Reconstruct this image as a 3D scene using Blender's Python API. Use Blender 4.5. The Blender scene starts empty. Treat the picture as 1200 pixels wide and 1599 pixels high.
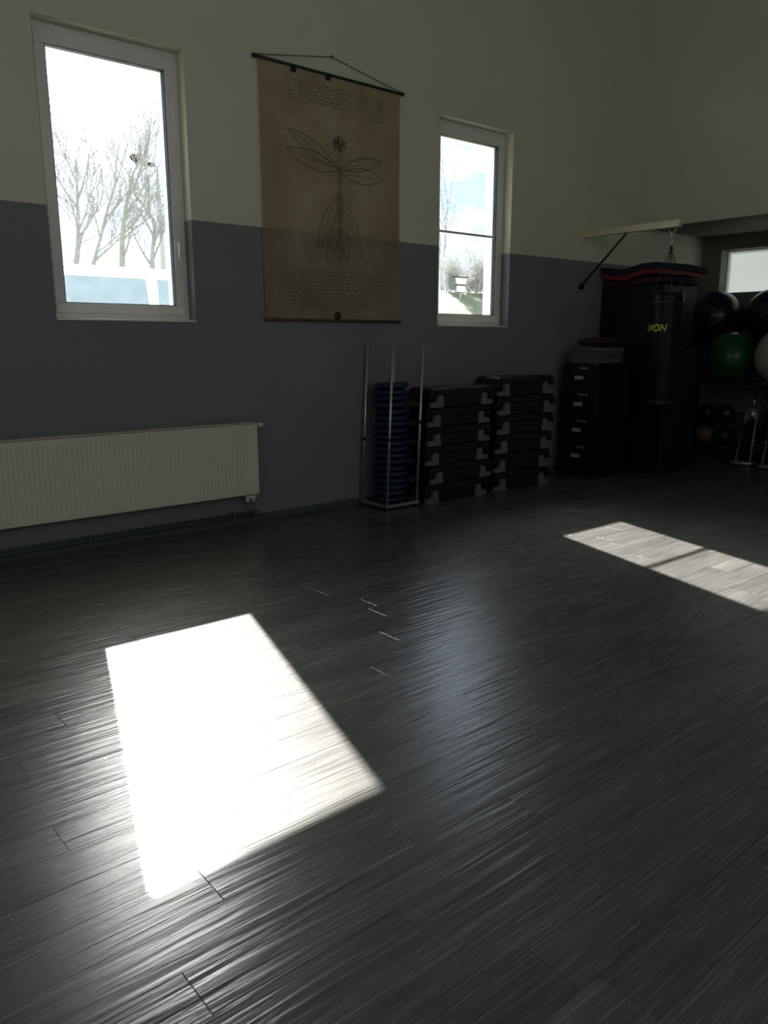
import bpy, math, random
from mathutils import Vector, Matrix

C = bpy.context.scene.collection
scn = bpy.context.scene
PI = math.pi

# ------------------------------------------------------------------ camera
cam = bpy.data.cameras.new('camera')
cam.sensor_fit = 'VERTICAL'; cam.sensor_height = 24.0
cam.lens = 24.0 * 1220.53 / 1599.0
cam.clip_end = 400
co = bpy.data.objects.new('camera', cam); C.objects.link(co)
R_ = Vector((0.769754, -0.638341, -0.000592)); U_ = Vector((0.136216, 0.163352, 0.977119)); F_ = Vector((0.623638, 0.752221, -0.212693))
co.matrix_world = Matrix(((R_.x, U_.x, -F_.x, 0.0), (R_.y, U_.y, -F_.y, -5.755), (R_.z, U_.z, -F_.z, 1.5), (0, 0, 0, 1)))
scn.camera = co

# ------------------------------------------------------------------ light, sky, exposure
scn.view_settings.view_transform = 'Standard'
scn.view_settings.look = 'None'
scn.view_settings.exposure = 0.0
scn.view_settings.gamma = 1.0
scn.view_settings.use_curve_mapping = False

SUN_DIR = Vector((0.302, 1.0, 0.828)).normalized()      # towards the sun
SUN_E = 30.0
SKY_S = 1.0
sl = bpy.data.lights.new('sun', 'SUN'); sl.energy = SUN_E; sl.angle = math.radians(0.6); sl.color = (1.0, 0.955, 0.89)
so = bpy.data.objects.new('sun', sl); C.objects.link(so)
so.location = (10, 30, 30); so.rotation_euler = SUN_DIR.to_track_quat('Z', 'Y').to_euler()

def N(nt, kind, **kw):
    n = nt.nodes.new(kind)
    for k, v in kw.items():
        if k.startswith('in_'):
            key = k[3:]
            key = int(key) if key.isdigit() else key.replace('_', ' ')
            n.inputs[key].default_value = v
        else:
            setattr(n, k, v)
    return n
def LK(nt, a, b): nt.links.new(a, b)

world = bpy.data.worlds.new('sky'); scn.world = world; world.use_nodes = True
nt = world.node_tree; nt.nodes.clear()
out = N(nt, 'ShaderNodeOutputWorld'); bg = N(nt, 'ShaderNodeBackground'); bg.inputs[1].default_value = SKY_S
tc = N(nt, 'ShaderNodeTexCoord')
sep = N(nt, 'ShaderNodeSeparateXYZ'); LK(nt, tc.outputs['Generated'], sep.inputs[0])
el = N(nt, 'ShaderNodeMapRange'); el.inputs[1].default_value = 0.0; el.inputs[2].default_value = 0.7
LK(nt, sep.outputs['Z'], el.inputs[0])
ramp = N(nt, 'ShaderNodeValToRGB')
ramp.color_ramp.elements[0].color = (1.0, 1.35, 1.7, 1); ramp.color_ramp.elements[1].color = (0.45, 0.85, 1.6, 1)
e = ramp.color_ramp.elements.new(0.35); e.color = (0.58, 1.15, 2.1, 1)
LK(nt, el.outputs[0], ramp.inputs[0])
mp = N(nt, 'ShaderNodeMapping'); mp.inputs['Scale'].default_value = (1.0, 1.0, 3.2)
LK(nt, tc.outputs['Generated'], mp.inputs[0])
cn = N(nt, 'ShaderNodeTexNoise', in_Scale=3.1, in_Detail=6.0, in_Roughness=0.55); LK(nt, mp.outputs[0], cn.inputs['Vector'])
cr = N(nt, 'ShaderNodeMapRange'); cr.inputs[1].default_value = 0.56; cr.inputs[2].default_value = 0.69
LK(nt, cn.outputs[0], cr.inputs[0])
by = N(nt, 'ShaderNodeMapRange'); by.inputs[1].default_value = 0.1; by.inputs[2].default_value = -0.35; LK(nt, sep.outputs['Y'], by.inputs[0])   # unseen cloud bank added over the northern half, to whiten the indoor light
bank = N(nt, 'ShaderNodeMixRGB', in_2=(1.38, 1.44, 1.52, 1)); LK(nt, by.outputs[0], bank.inputs[0]); LK(nt, ramp.outputs[0], bank.inputs[1])
mixc = N(nt, 'ShaderNodeMixRGB', in_2=(2.2, 2.25, 2.3, 1)); LK(nt, cr.outputs[0], mixc.inputs[0]); LK(nt, bank.outputs[0], mixc.inputs[1])
dot = N(nt, 'ShaderNodeVectorMath', operation='DOT_PRODUCT'); dot.inputs[1].default_value = SUN_DIR
LK(nt, tc.outputs['Generated'], dot.inputs[0])
dmx = N(nt, 'ShaderNodeMath', operation='MAXIMUM', in_1=0.0); LK(nt, dot.outputs['Value'], dmx.inputs[0])
pw = N(nt, 'ShaderNodeMath', operation='POWER', in_1=26.0); LK(nt, dmx.outputs[0], pw.inputs[0])
gl = N(nt, 'ShaderNodeMixRGB', blend_type='ADD', in_0=1.0); LK(nt, mixc.outputs[0], gl.inputs[1])
gm = N(nt, 'ShaderNodeMixRGB', blend_type='MULTIPLY', in_0=1.0, in_2=(31.0, 30.0, 28.0, 1)); LK(nt, pw.outputs[0], gm.inputs[1]); LK(nt, gm.outputs[0], gl.inputs[2])
pw2 = N(nt, 'ShaderNodeMath', operation='POWER', in_1=12.0); LK(nt, dmx.outputs[0], pw2.inputs[0])
gm2 = N(nt, 'ShaderNodeMixRGB', blend_type='MULTIPLY', in_0=1.0, in_2=(2.2, 2.15, 2.05, 1)); LK(nt, pw2.outputs[0], gm2.inputs[1])
gl2 = N(nt, 'ShaderNodeMixRGB', blend_type='ADD', in_0=1.0); LK(nt, gl.outputs[0], gl2.inputs[1]); LK(nt, gm2.outputs[0], gl2.inputs[2])
LK(nt, gl2.outputs[0], bg.inputs[0]); LK(nt, bg.outputs[0], out.inputs[0])

def portal(cx, cy, cz, w, h, d):
    """daylight sampling aid for an opening in the wall: the sky through the window"""
    l = bpy.data.lights.new('window_daylight', 'AREA'); l.shape = 'RECTANGLE'; l.size = w; l.size_y = h
    l.cycles.is_portal = True
    o = bpy.data.objects.new('window_daylight', l); C.objects.link(o)
    o.location = (cx, cy, cz); o.rotation_euler = Vector(d).to_track_quat('-Z', 'Y').to_euler()

# ------------------------------------------------------------------ materials
def mat(name, col, rough=0.6, metal=0.0, spec=0.5, var=0.06, scale=8.0, bump=0.0, bscale=120.0, coat=0.0):
    m = bpy.data.materials.new(name); m.use_nodes = True
    t = m.node_tree; b = t.nodes['Principled BSDF']
    b.inputs['Roughness'].default_value = rough; b.inputs['Metallic'].default_value = metal
    b.inputs['Specular IOR Level'].default_value = spec
    b.inputs['Coat Weight'].default_value = coat
    tc = N(t, 'ShaderNodeTexCoord')
    n = N(t, 'ShaderNodeTexNoise', in_Scale=scale, in_Detail=4.0); LK(t, tc.outputs['Object'], n.inputs['Vector'])
    hsv = N(t, 'ShaderNodeMapRange'); hsv.inputs[3].default_value = 1 - var; hsv.inputs[4].default_value = 1 + var
    hsv.inputs[1].default_value = 0.3; hsv.inputs[2].default_value = 0.7
    LK(t, n.outputs[0], hsv.inputs[0])
    mx = N(t, 'ShaderNodeMixRGB', blend_type='MULTIPLY', in_0=1.0, in_1=(*col, 1)); LK(t, hsv.outputs[0], mx.inputs[2])
    LK(t, mx.outputs[0], b.inputs['Base Color'])
    if bump:
        n2 = N(t, 'ShaderNodeTexNoise', in_Scale=bscale, in_Detail=3.0); LK(t, tc.outputs['Object'], n2.inputs['Vector'])
        bp = N(t, 'ShaderNodeBump', in_Strength=bump, in_Distance=0.004); LK(t, n2.outputs[0], bp.inputs['Height']); LK(t, bp.outputs[0], b.inputs['Normal'])
    return m

M = {}
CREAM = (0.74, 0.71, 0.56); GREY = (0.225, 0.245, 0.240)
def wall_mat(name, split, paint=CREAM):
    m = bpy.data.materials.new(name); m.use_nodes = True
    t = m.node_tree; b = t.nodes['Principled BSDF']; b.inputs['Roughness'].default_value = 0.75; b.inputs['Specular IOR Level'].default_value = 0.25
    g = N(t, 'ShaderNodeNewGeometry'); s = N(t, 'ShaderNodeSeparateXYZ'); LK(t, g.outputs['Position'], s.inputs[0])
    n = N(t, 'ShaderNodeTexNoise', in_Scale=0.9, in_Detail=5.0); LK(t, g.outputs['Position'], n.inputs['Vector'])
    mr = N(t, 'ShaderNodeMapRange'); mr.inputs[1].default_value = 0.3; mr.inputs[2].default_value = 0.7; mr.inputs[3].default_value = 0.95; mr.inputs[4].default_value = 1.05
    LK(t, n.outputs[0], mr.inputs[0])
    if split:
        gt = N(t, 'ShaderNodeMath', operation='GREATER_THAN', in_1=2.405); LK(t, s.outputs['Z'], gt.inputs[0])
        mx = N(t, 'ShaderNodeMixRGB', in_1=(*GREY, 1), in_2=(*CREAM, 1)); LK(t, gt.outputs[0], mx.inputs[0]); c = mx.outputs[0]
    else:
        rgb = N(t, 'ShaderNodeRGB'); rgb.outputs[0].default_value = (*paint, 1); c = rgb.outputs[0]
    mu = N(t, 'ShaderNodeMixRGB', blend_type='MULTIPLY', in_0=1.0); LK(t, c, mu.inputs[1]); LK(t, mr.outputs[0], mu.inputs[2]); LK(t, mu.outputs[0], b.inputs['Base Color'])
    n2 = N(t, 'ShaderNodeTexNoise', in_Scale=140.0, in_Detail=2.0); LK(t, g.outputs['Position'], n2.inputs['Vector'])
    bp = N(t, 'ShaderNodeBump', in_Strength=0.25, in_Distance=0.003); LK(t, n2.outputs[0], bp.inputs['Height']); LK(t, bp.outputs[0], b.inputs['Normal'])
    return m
M['wall2'] = wall_mat('two_tone_wall_paint', True)
M['wall1'] = wall_mat('cream_wall_paint', False)
M['niche'] = wall_mat('niche_paint_and_shade', False, (0.22, 0.22, 0.175))  # olive-grey back wall paint; on the soffit its darkness is painted shade
M['ceiling'] = mat('ceiling_paint', (0.72, 0.70, 0.62), 0.8, bump=0.1)
M['white'] = mat('white_window_plastic', (0.84, 0.83, 0.77), 0.35, var=0.02)
M['seal'] = mat('window_rubber_seal', (0.02, 0.02, 0.02), 0.6)
M['skirt'] = mat('grey_skirting', (0.085, 0.10, 0.115), 0.5)
M['rad'] = mat('radiator_enamel', (0.76, 0.73, 0.58), 0.4, var=0.02)
M['pipe'] = mat('painted_pipe', (0.10, 0.12, 0.14), 0.45)
M['chrome'] = mat('silver_metal', (0.72, 0.73, 0.72), 0.25, metal=1.0, var=0.04)
M['pole'] = mat('brushed_steel_pole', (0.62, 0.61, 0.57), 0.38, metal=0.85, var=0.04)
M['black'] = mat('black_plastic', (0.007, 0.008, 0.009), 0.45, var=0.2)
M['blacktop'] = mat('black_rubber_tread', (0.010, 0.012, 0.013), 0.32, var=0.2, bump=0.3, bscale=200)
M['stepgrey'] = mat('grey_step_plastic', (0.17, 0.17, 0.165), 0.5, var=0.06)
M['cab'] = mat('black_cabinet_lacquer', (0.005, 0.005, 0.005), 0.5, var=0.2)
M['label'] = mat('paper_label', (0.42, 0.42, 0.39), 0.7)
M['blue'] = mat('blue_air_cushion_vinyl', (0.006, 0.018, 0.072), 0.42, var=0.12)
M['matblue'] = mat('dark_blue_mat_foam', (0.003, 0.007, 0.017), 0.7, var=0.1)
M['red'] = mat('red_mat_underside', (0.22, 0.008, 0.022), 0.6, var=0.1)
M['darkred'] = mat('dark_red_cushion', (0.04, 0.009, 0.009), 0.8, var=0.15, bump=0.2)
M['blanket'] = mat('grey_blanket_wool', (0.13, 0.128, 0.115), 0.95, var=0.15, scale=20, bump=0.5)
M['bag'] = mat('black_bag_vinyl', (0.005, 0.005, 0.0075), 0.38, spec=0.22, var=0.15, scale=5, bump=0.1, bscale=30)
M['yellow'] = mat('yellow_print', (0.75, 0.66, 0.06), 0.6)
M['beam'] = mat('cream_beam_paint', (0.74, 0.68, 0.44), 0.5)
M['dark'] = mat('dark_steel', (0.03, 0.032, 0.03), 0.4, metal=0.4)
M['ballblue'] = mat('dark_blue_ball_vinyl', (0.004, 0.014, 0.032), 0.28, var=0.05)
M['ballgreen'] = mat('green_ball_vinyl', (0.006, 0.072, 0.016), 0.3, var=0.05)
M['ballsilver'] = mat('silver_ball_vinyl', (0.42, 0.385, 0.32), 0.35, var=0.05)
M['brown'] = mat('brown_leather', (0.16, 0.10, 0.045), 0.5)
M['twig'] = mat('glare_washed_twigs', (0.56, 0.55, 0.53), 0.9)  # bark colour lightened to stand in for window glare
M['bark'] = mat('grey_bark', (0.40, 0.395, 0.385), 0.9, var=0.15)
M['paletrunk'] = mat('galvanised_lamp_post', (0.45, 0.47, 0.48), 0.5)
M['nest'] = mat('dark_nest_twigs', (0.10, 0.09, 0.08), 0.9)
M['grass'] = mat('pale_winter_grass', (0.17, 0.19, 0.115), 0.95, var=0.2, scale=0.8, bump=0.4, bscale=6)
M['asphalt'] = mat('pale_asphalt', (0.22, 0.22, 0.22), 0.9)
M['van'] = mat('white_van_paint', (0.82, 0.84, 0.86), 0.12, var=0.02, coat=0.5)
M['vanglass'] = mat('van_window_glass', (0.13, 0.17, 0.20), 0.04, metal=0.9, spec=0.6, bump=0.25, bscale=2.2)
M['tyre'] = mat('tyre_rubber', (0.02, 0.02, 0.02), 0.8)
M['sign'] = mat('white_sign_face', (0.85, 0.86, 0.84), 0.5)
M['outer'] = mat('white_outside_plaster', (0.47, 0.47, 0.46), 0.9)
M['forkmetal'] = mat('silver_bike_enamel', (0.42, 0.43, 0.42), 0.3, metal=0.45, var=0.03)

def pane_mat():
    m = bpy.data.materials.new('clear_window_glass'); m.use_nodes = True
    t = m.node_tree; t.nodes.clear(); o = N(t, 'ShaderNodeOutputMaterial')
    tr = N(t, 'ShaderNodeBsdfTransparent'); tr.inputs[0].default_value = (0.97, 0.985, 0.98, 1)
    g = N(t, 'ShaderNodeBsdfGlossy'); g.inputs['Roughness'].default_value = 0.02
    lw = N(t, 'ShaderNodeLayerWeight', in_Blend=0.12)
    mx = N(t, 'ShaderNodeMixShader'); LK(t, lw.outputs['Fresnel'], mx.inputs[0]); LK(t, tr.outputs[0], mx.inputs[1]); LK(t, g.outputs[0], mx.inputs[2]); LK(t, mx.outputs[0], o.inputs[0])
    return m
M['pane'] = pane_mat()
def frosted_mat():
    m = bpy.data.materials.new('frosted_window_glass'); m.use_nodes = True
    t = m.node_tree; t.nodes.clear(); o = N(t, 'ShaderNodeOutputMaterial')
    tl = N(t, 'ShaderNodeBsdfTranslucent'); tl.inputs[0].default_value = (0.44, 0.455, 0.435, 1)
    g = N(t, 'ShaderNodeBsdfDiffuse'); g.inputs[0].default_value = (0.7, 0.72, 0.7, 1)
    n = N(t, 'ShaderNodeTexNoise', in_Scale=3.0); mr = N(t, 'ShaderNodeMapRange'); mr.inputs[3].default_value = 0.12; mr.inputs[4].default_value = 0.22
    LK(t, n.outputs[0], mr.inputs[0])
    mx = N(t, 'ShaderNodeMixShader'); LK(t, mr.outputs[0], mx.inputs[0]); LK(t, tl.outputs[0], mx.inputs[1]); LK(t, g.outputs[0], mx.inputs[2]); LK(t, mx.outputs[0], o.inputs[0])
    return m
M['frosted'] = frosted_mat()
def canvas_mat():
    m = bpy.data.materials.new('parchment_print_cloth'); m.use_nodes = True
    t = m.node_tree; t.nodes.clear(); o = N(t, 'ShaderNodeOutputMaterial')
    tc = N(t, 'ShaderNodeTexCoord')
    n = N(t, 'ShaderNodeTexNoise', in_Scale=2.2, in_Detail=7.0, in_Roughness=0.6); LK(t, tc.outputs['Object'], n.inputs['Vector'])
    r = N(t, 'ShaderNodeValToRGB'); r.color_ramp.elements[0].position = 0.3; r.color_ramp.elements[1].position = 0.72
    r.color_ramp.elements[0].color = (0.40, 0.30, 0.20, 1); r.color_ramp.elements[1].color = (0.66, 0.57, 0.40, 1)
    LK(t, n.outputs[0], r.inputs[0])
    # reddish aged margins: printed staining along both long edges of the cloth
    s = N(t, 'ShaderNodeSeparateXYZ'); LK(t, tc.outputs['Object'], s.inputs[0])
    ab = N(t, 'ShaderNodeMath', operation='ABSOLUTE'); LK(t, s.outputs['X'], ab.inputs[0])
    mr = N(t, 'ShaderNodeMapRange'); mr.inputs[1].default_value = 0.42; mr.inputs[2].default_value = 0.72; mr.inputs[4].default_value = 0.55; LK(t, ab.outputs[0], mr.inputs[0])
    mx = N(t, 'ShaderNodeMixRGB', in_2=(0.40, 0.24, 0.165, 1)); LK(t, mr.outputs[0], mx.inputs[0]); LK(t, r.outputs[0], mx.inputs[1])
    d = N(t, 'ShaderNodeBsdfDiffuse'); LK(t, mx.outputs[0], d.inputs[0])
    tr = N(t, 'ShaderNodeBsdfTransparent'); tr.inputs[0].default_value = (0.95, 0.86, 0.72, 1)
    ms = N(t, 'ShaderNodeMixShader', in_0=0.55); LK(t, tr.outputs[0], ms.inputs[1]); LK(t, d.outputs[0], ms.inputs[2]); LK(t, ms.outputs[0], o.inputs[0])
    return m
M['canvas'] = canvas_mat()
M['ink'] = mat('faded_brown_ink', (0.11, 0.075, 0.05), 0.9)

def floor_mat():
    m = bpy.data.materials.new('grey_wood_vinyl_planks'); m.use_nodes = True
    t = m.node_tree; b = t.nodes['Principled BSDF']
    g = N(t, 'ShaderNodeNewGeometry')
    # each plank shifts the grain pattern
    sh = N(t, 'ShaderNodeVectorMath', operation='SCALE'); cmb = N(t, 'ShaderNodeCombineXYZ')
    k = N(t, 'ShaderNodeMath', operation='MULTIPLY', in_1=37.0); LK(t, g.outputs['Random Per Island'], k.inputs[0]); LK(t, k.outputs[0], cmb.inputs[0]); LK(t, k.outputs[0], cmb.inputs[2])
    ad = N(t, 'ShaderNodeVectorMath', operation='ADD'); LK(t, g.outputs['Position'], ad.inputs[0]); LK(t, cmb.outputs[0], ad.inputs[1])
    def noise(sx, sy, detail, rough=0.55, dist=0.0):
        mp = N(t, 'ShaderNodeMapping'); mp.inputs['Scale'].default_value = (sx, sy, 1.0); LK(t, ad.outputs[0], mp.inputs[0])
        n = N(t, 'ShaderNodeTexNoise', in_Scale=1.0, in_Detail=detail, in_Roughness=rough, in_Distortion=dist); LK(t, mp.outputs[0], n.inputs['Vector']); return n.outputs[0]
    broad = noise(1.3, 9.0, 4.0, 0.6, 0.6)
    grain = noise(3.0, 150.0, 4.0, 0.6, 0.4)
    rip = noise(2.2, 34.0, 2.0, 0.45, 0.3)
    r = N(t, 'ShaderNodeValToRGB'); r.color_ramp.elements[0].position = 0.30; r.color_ramp.elements[1].position = 0.72
    r.color_ramp.elements[0].color = (0.078, 0.075, 0.072, 1); r.color_ramp.elements[1].color = (0.134, 0.128, 0.120, 1)
    LK(t, broad, r.inputs[0])
    gr = N(t, 'ShaderNodeMapRange'); gr.inputs[1].default_value = 0.35; gr.inputs[2].default_value = 0.62; gr.inputs[3].default_value = 0.62; gr.inputs[4].default_value = 1.12; LK(t, grain, gr.inputs[0])
    mu = N(t, 'ShaderNodeMixRGB', blend_type='MULTIPLY', in_0=1.0); LK(t, r.outputs[0], mu.inputs[1]); LK(t, gr.outputs[0], mu.inputs[2])
    pr = N(t, 'ShaderNodeMapRange'); pr.inputs[3].default_value = 0.88; pr.inputs[4].default_value = 1.10; LK(t, g.outputs['Random Per Island'], pr.inputs[0])
    mu2 = N(t, 'ShaderNodeMixRGB', blend_type='MULTIPLY', in_0=1.0); LK(t, mu.outputs[0], mu2.inputs[1]); LK(t, pr.outputs[0], mu2.inputs[2])
    LK(t, mu2.outputs[0], b.inputs['Base Color'])
    rr = N(t, 'ShaderNodeMapRange'); rr.inputs[3].default_value = 0.20; rr.inputs[4].default_value = 0.32; LK(t, grain, rr.inputs[0]); LK(t, rr.outputs[0], b.inputs['Roughness'])
    b.inputs['Specular IOR Level'].default_value = 0.66
    b1 = N(t, 'ShaderNodeBump', in_Strength=0.75, in_Distance=0.004); LK(t, rip, b1.inputs['Height'])
    b2 = N(t, 'ShaderNodeBump', in_Strength=0.5, in_Distance=0.0012); LK(t, grain, b2.inputs['Height']); LK(t, b1.outputs[0], b2.inputs['Normal'])
    LK(t, b2.outputs[0], b.inputs['Normal'])
    return m
M['floor'] = floor_mat()

# ------------------------------------------------------------------ mesh helpers
def wloc(o):
    v = Vector((0, 0, 0))
    while o is not None:
        v += o.location; o = o.parent
    return v

class MB:
    def __init__(s): s.v = []; s.f = []; s.mi = []; s.sm = []
    def face(s, idx, m=0, smooth=False): s.f.append(idx); s.mi.append(m); s.sm.append(smooth)
    def box(s, x0, x1, y0, y1, z0, z1, m=0):
        n = len(s.v)
        s.v += [(x, y, z) for z in (z0, z1) for y in (y0, y1) for x in (x0, x1)]
        for q in ((0, 2, 3, 1), (4, 5, 7, 6), (0, 1, 5, 4), (2, 6, 7, 3), (0, 4, 6, 2), (1, 3, 7, 5)): s.face([n + i for i in q], m)
        return s
    def hexa(s, pts, m=0):          # 8 points ordered like box
        n = len(s.v); s.v += [tuple(p) for p in pts]
        for q in ((0, 2, 3, 1), (4, 5, 7, 6), (0, 1, 5, 4), (2, 6, 7, 3), (0, 4, 6, 2), (1, 3, 7, 5)): s.face([n + i for i in q], m)
        return s
    def tube(s, pts, r, seg=10, m=0, caps=True):
        pts = [Vector(p) for p in pts]; rs = r if isinstance(r, (list, tuple)) else [r] * len(pts)
        n0 = len(s.v); prev = None
        for i, p in enumerate(pts):
            t = (pts[min(i + 1, len(pts) - 1)] - pts[max(i - 1, 0)]).normalized()
            if prev is None:
                a = Vector((0, 0, 1)) if abs(t.z) < 0.9 else Vector((1, 0, 0)); u = t.cross(a).normalized()
            else:
                u = (prev - t * prev.dot(t)).normalized()
            prev = u; w = t.cross(u)
            for k in range(seg):
                an = 2 * PI * k / seg; q = p + (u * math.cos(an) + w * math.sin(an)) * rs[i]; s.v.append(tuple(q))
        for i in range(len(pts) - 1):
            for k in range(seg):
                a = n0 + i * seg + k; b = n0 + i * seg + (k + 1) % seg
                s.face([a, b, b + seg, a + seg], m, True)
        if caps:
            s.face([n0 + k for k in range(seg)][::-1], m); s.face([n0 + (len(pts) - 1) * seg + k for k in range(seg)], m)
        return s
    def lathe(s, prof, c, axis='z', seg=28, m=0):   # prof: (radius, height)
        n0 = len(s.v); c = Vector(c)
        for r, h in prof:
            for k in range(seg):
                an = 2 * PI * k / seg; a, b = r * math.cos(an), r * math.sin(an)
                p = {'z': (a, b, h), 'x': (h, a, b), 'y': (b, h, a)}[axis]; s.v.append(tuple(c + Vector(p)))
        for i in range(len(prof) - 1):
            for k in range(seg):
                a = n0 + i * seg + k; b = n0 + i * seg + (k + 1) % seg
                s.face([a, b, b + seg, a + seg], m, True)
        if prof[0][0] > 1e-5: s.face([n0 + k for k in range(seg)][::-1], m)
        if prof[-1][0] > 1e-5: s.face([n0 + (len(prof) - 1) * seg + k for k in range(seg)], m)
        return s
    def ball(s, c, r, m=0, seg=28, sq=1.0):
        return s.lathe([(max(1e-6, r * math.sin(PI * i / 18)), -r * sq * math.cos(PI * i / 18)) for i in range(19)], c, 'z', seg, m)
    def torus(s, c, R, r, axis='z', seg=24, sub=8, m=0, stretch=(1, 1)):
        c = Vector(c); pts = []
        n0 = len(s.v)
        for i in range(seg):
            a = 2 * PI * i / seg
            for k in range(sub):
                b = 2 * PI * k / sub; rr = R + r * math.cos(b)
                x, y, h = rr * math.cos(a) * stretch[0], rr * math.sin(a) * stretch[1], r * math.sin(b)
                p = {'z': (x, y, h), 'x': (h, x, y), 'y': (y, h, x)}[axis]; s.v.append(tuple(c + Vector(p)))
        for i in range(seg):
            for k in range(sub):
                a = n0 + i * sub + k; b = n0 + i * sub + (k + 1) % sub
                d = n0 + ((i + 1) % seg) * sub + k; e = n0 + ((i + 1) % seg) * sub + (k + 1) % sub
                s.face([a, d, e, b], m, True)
        return s
    def prism(s, poly, y0, y1, m=0, plane='xz'):    # extrude polygon along the third axis
        n = len(poly); n0 = len(s.v)
        for h in (y0, y1):
            for a, b in poly: s.v.append({'xz': (a, h, b), 'yz': (h, a, b), 'xy': (a, b, h)}[plane])
        s.face(list(range(n0, n0 + n)), m); s.face(list(range(n0 + n, n0 + 2 * n))[::-1], m)
        for i in range(n): s.face([n0 + i, n0 + n + i, n0 + n + (i + 1) % n, n0 + (i + 1) % n], m)
        return s
    def grid(s, fn, nu, nv, m=0, smooth=True):
        n0 = len(s.v)
        for j in range(nv + 1):
            for i in range(nu + 1): s.v.append(tuple(fn(i / nu, j / nv)))
        for j in range(nv):
            for i in range(nu):
                a = n0 + j * (nu + 1) + i; s.face([a, a + 1, a + nu + 2, a + nu + 1], m, smooth)
        return s
    def build(s, name, mats, parent=None, bevel=0.0, recalc=True, origin=None):
        me = bpy.data.meshes.new(name)
        off = wloc(parent) if parent is not None else Vector(origin or (0, 0, 0))
        me.from_pydata([tuple(Vector(p) - off) for p in s.v], [], s.f)
        for p, mi, sm in zip(me.polygons, s.mi, s.sm): p.material_index = mi; p.use_smooth = sm
        for mm in (mats if isinstance(mats, (list, tuple)) else [mats]): me.materials.append(mm)
        if recalc:
            import bmesh
            bm = bmesh.new(); bm.from_mesh(me); bmesh.ops.recalc_face_normals(bm, faces=bm.faces); bm.to_mesh(me); bm.free()
        o = bpy.data.objects.new(name, me); C.objects.link(o)
        if parent is not None: o.parent = parent
        else: o.location = off
        if bevel:
            bv = o.modifiers.new('edge', 'BEVEL'); bv.width = bevel; bv.segments = 2; bv.limit_method = 'ANGLE'; bv.angle_limit = math.radians(40)
        return o

def tag(o, label, cat, group=None, kind=None):
    if label: o['label'] = label
    if cat: o['category'] = cat
    if group: o['group'] = group
    if kind: o['kind'] = kind
    return o
def thing(name, label, cat, loc, group=None):
    o = bpy.data.objects.new(name, None); C.objects.link(o); o.location = loc; o.empty_display_size = 0.1
    return tag(o, label, cat, group)
def struct(mb, name, m, label=None, cat=None, **k):
    o = mb.build(name, m, **k); o['kind'] = 'structure'
    return tag(o, label, cat)
def dup(root, loc, label=None, rz=None):
    r = root.copy(); C.objects.link(r); r.location = loc
    if rz is not None: r.rotation_euler = (0, 0, rz)
    if label: r['label'] = label
    for ch in list(root.children):
        c = ch.copy(); C.objects.link(c); c.parent = r
        for g in list(ch.children):
            d = g.copy(); C.objects.link(d); d.parent = c
    return r

# ------------------------------------------------------------------ room shell
XL, XB, XA, YF, ZC, ZS = -3.0, 8.93, 10.35, -9.5, 6.2, 2.857
WIN = [(1.815, 2.873), (5.452, 6.487)]; WZ0, WZ1 = 1.648, 3.577
def wall_cells(mb, a0, a1, z0, z1, holes, put):
    xs = sorted({a0, a1, *[h[0] for h in holes], *[h[1] for h in holes]}); zs = sorted({z0, z1, *[h[2] for h in holes], *[h[3] for h in holes]})
    for i in range(len(xs) - 1):
        for j in range(len(zs) - 1):
            cx, cz = (xs[i] + xs[i + 1]) / 2, (zs[j] + zs[j + 1]) / 2
            if any(h[0] < cx < h[1] and h[2] < cz < h[3] for h in holes): continue
            put(xs[i], xs[i + 1], zs[j], zs[j + 1])
mb = MB(); mo = MB()
wall_cells(mb, XL - 0.2, XA + 0.2, 0, ZC, [(a, b, WZ0, WZ1) for a, b in WIN], lambda a, b, c, d: mb.box(a, b, 0.0, 0.17, c, d))
wall_cells(mo, XL - 0.2, XA + 0.2, 0, ZC, [(a + 0.075, b - 0.075, WZ0 + 0.05, WZ1 - 0.125) for a, b in WIN], lambda a, b, c, d: mo.box(a, b, 0.172, 0.30, c, d))
struct(mb, 'wall_back', M['wall2'], 'long wall painted cream above grey with the windows in it', 'wall')
wo = struct(mo, 'wall_back_outer', [M['outer'], M['white']])
for p_ in wo.data.polygons: p_.material_index = 0 if abs(p_.normal.y) > 0.5 else 1      # white window reveals in a grey facade
YN = -2.40  # unseen side wall added here, closing the niche to keep light out
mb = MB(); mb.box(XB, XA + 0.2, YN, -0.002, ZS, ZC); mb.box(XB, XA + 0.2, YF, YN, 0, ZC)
mb.mi[0] = 1; mb.mi[9] = 1      # soffit underside and added niche side, darkened in place of shade
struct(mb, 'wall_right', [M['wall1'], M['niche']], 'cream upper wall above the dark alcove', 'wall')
AW = (-2.0, -0.275, 2.13, 2.678)
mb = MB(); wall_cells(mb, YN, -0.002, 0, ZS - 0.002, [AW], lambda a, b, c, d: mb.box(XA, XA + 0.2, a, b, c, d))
struct(mb, 'wall_alcove', M['niche'], 'dark olive-grey wall at the back of the alcove', 'wall')
FW = [(-2.4, -0.6, 2.4, 4.8), (0.2, 2.0, 2.4, 4.8), (2.8, 4.6, 2.4, 4.8)]  # unseen openings added to brighten the room
LW = (-5.6, -3.4, 2.6, 4.9)      # unseen high window added in the end wall to light the bulkhead
mb = MB(); wall_cells(mb, YF, -0.002, 0, ZC, [LW], lambda a, b, c, d: mb.box(XL - 0.2, XL, a, b, c, d)); struct(mb, 'wall_left', M['wall1'])
mb = MB(); wall_cells(mb, XL - 0.2, XA + 0.2, 0, ZC, FW, lambda a, b, c, d: mb.box(a, b, YF - 0.2, YF, c, d)); struct(mb, 'wall_front', M['wall1'])
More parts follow.
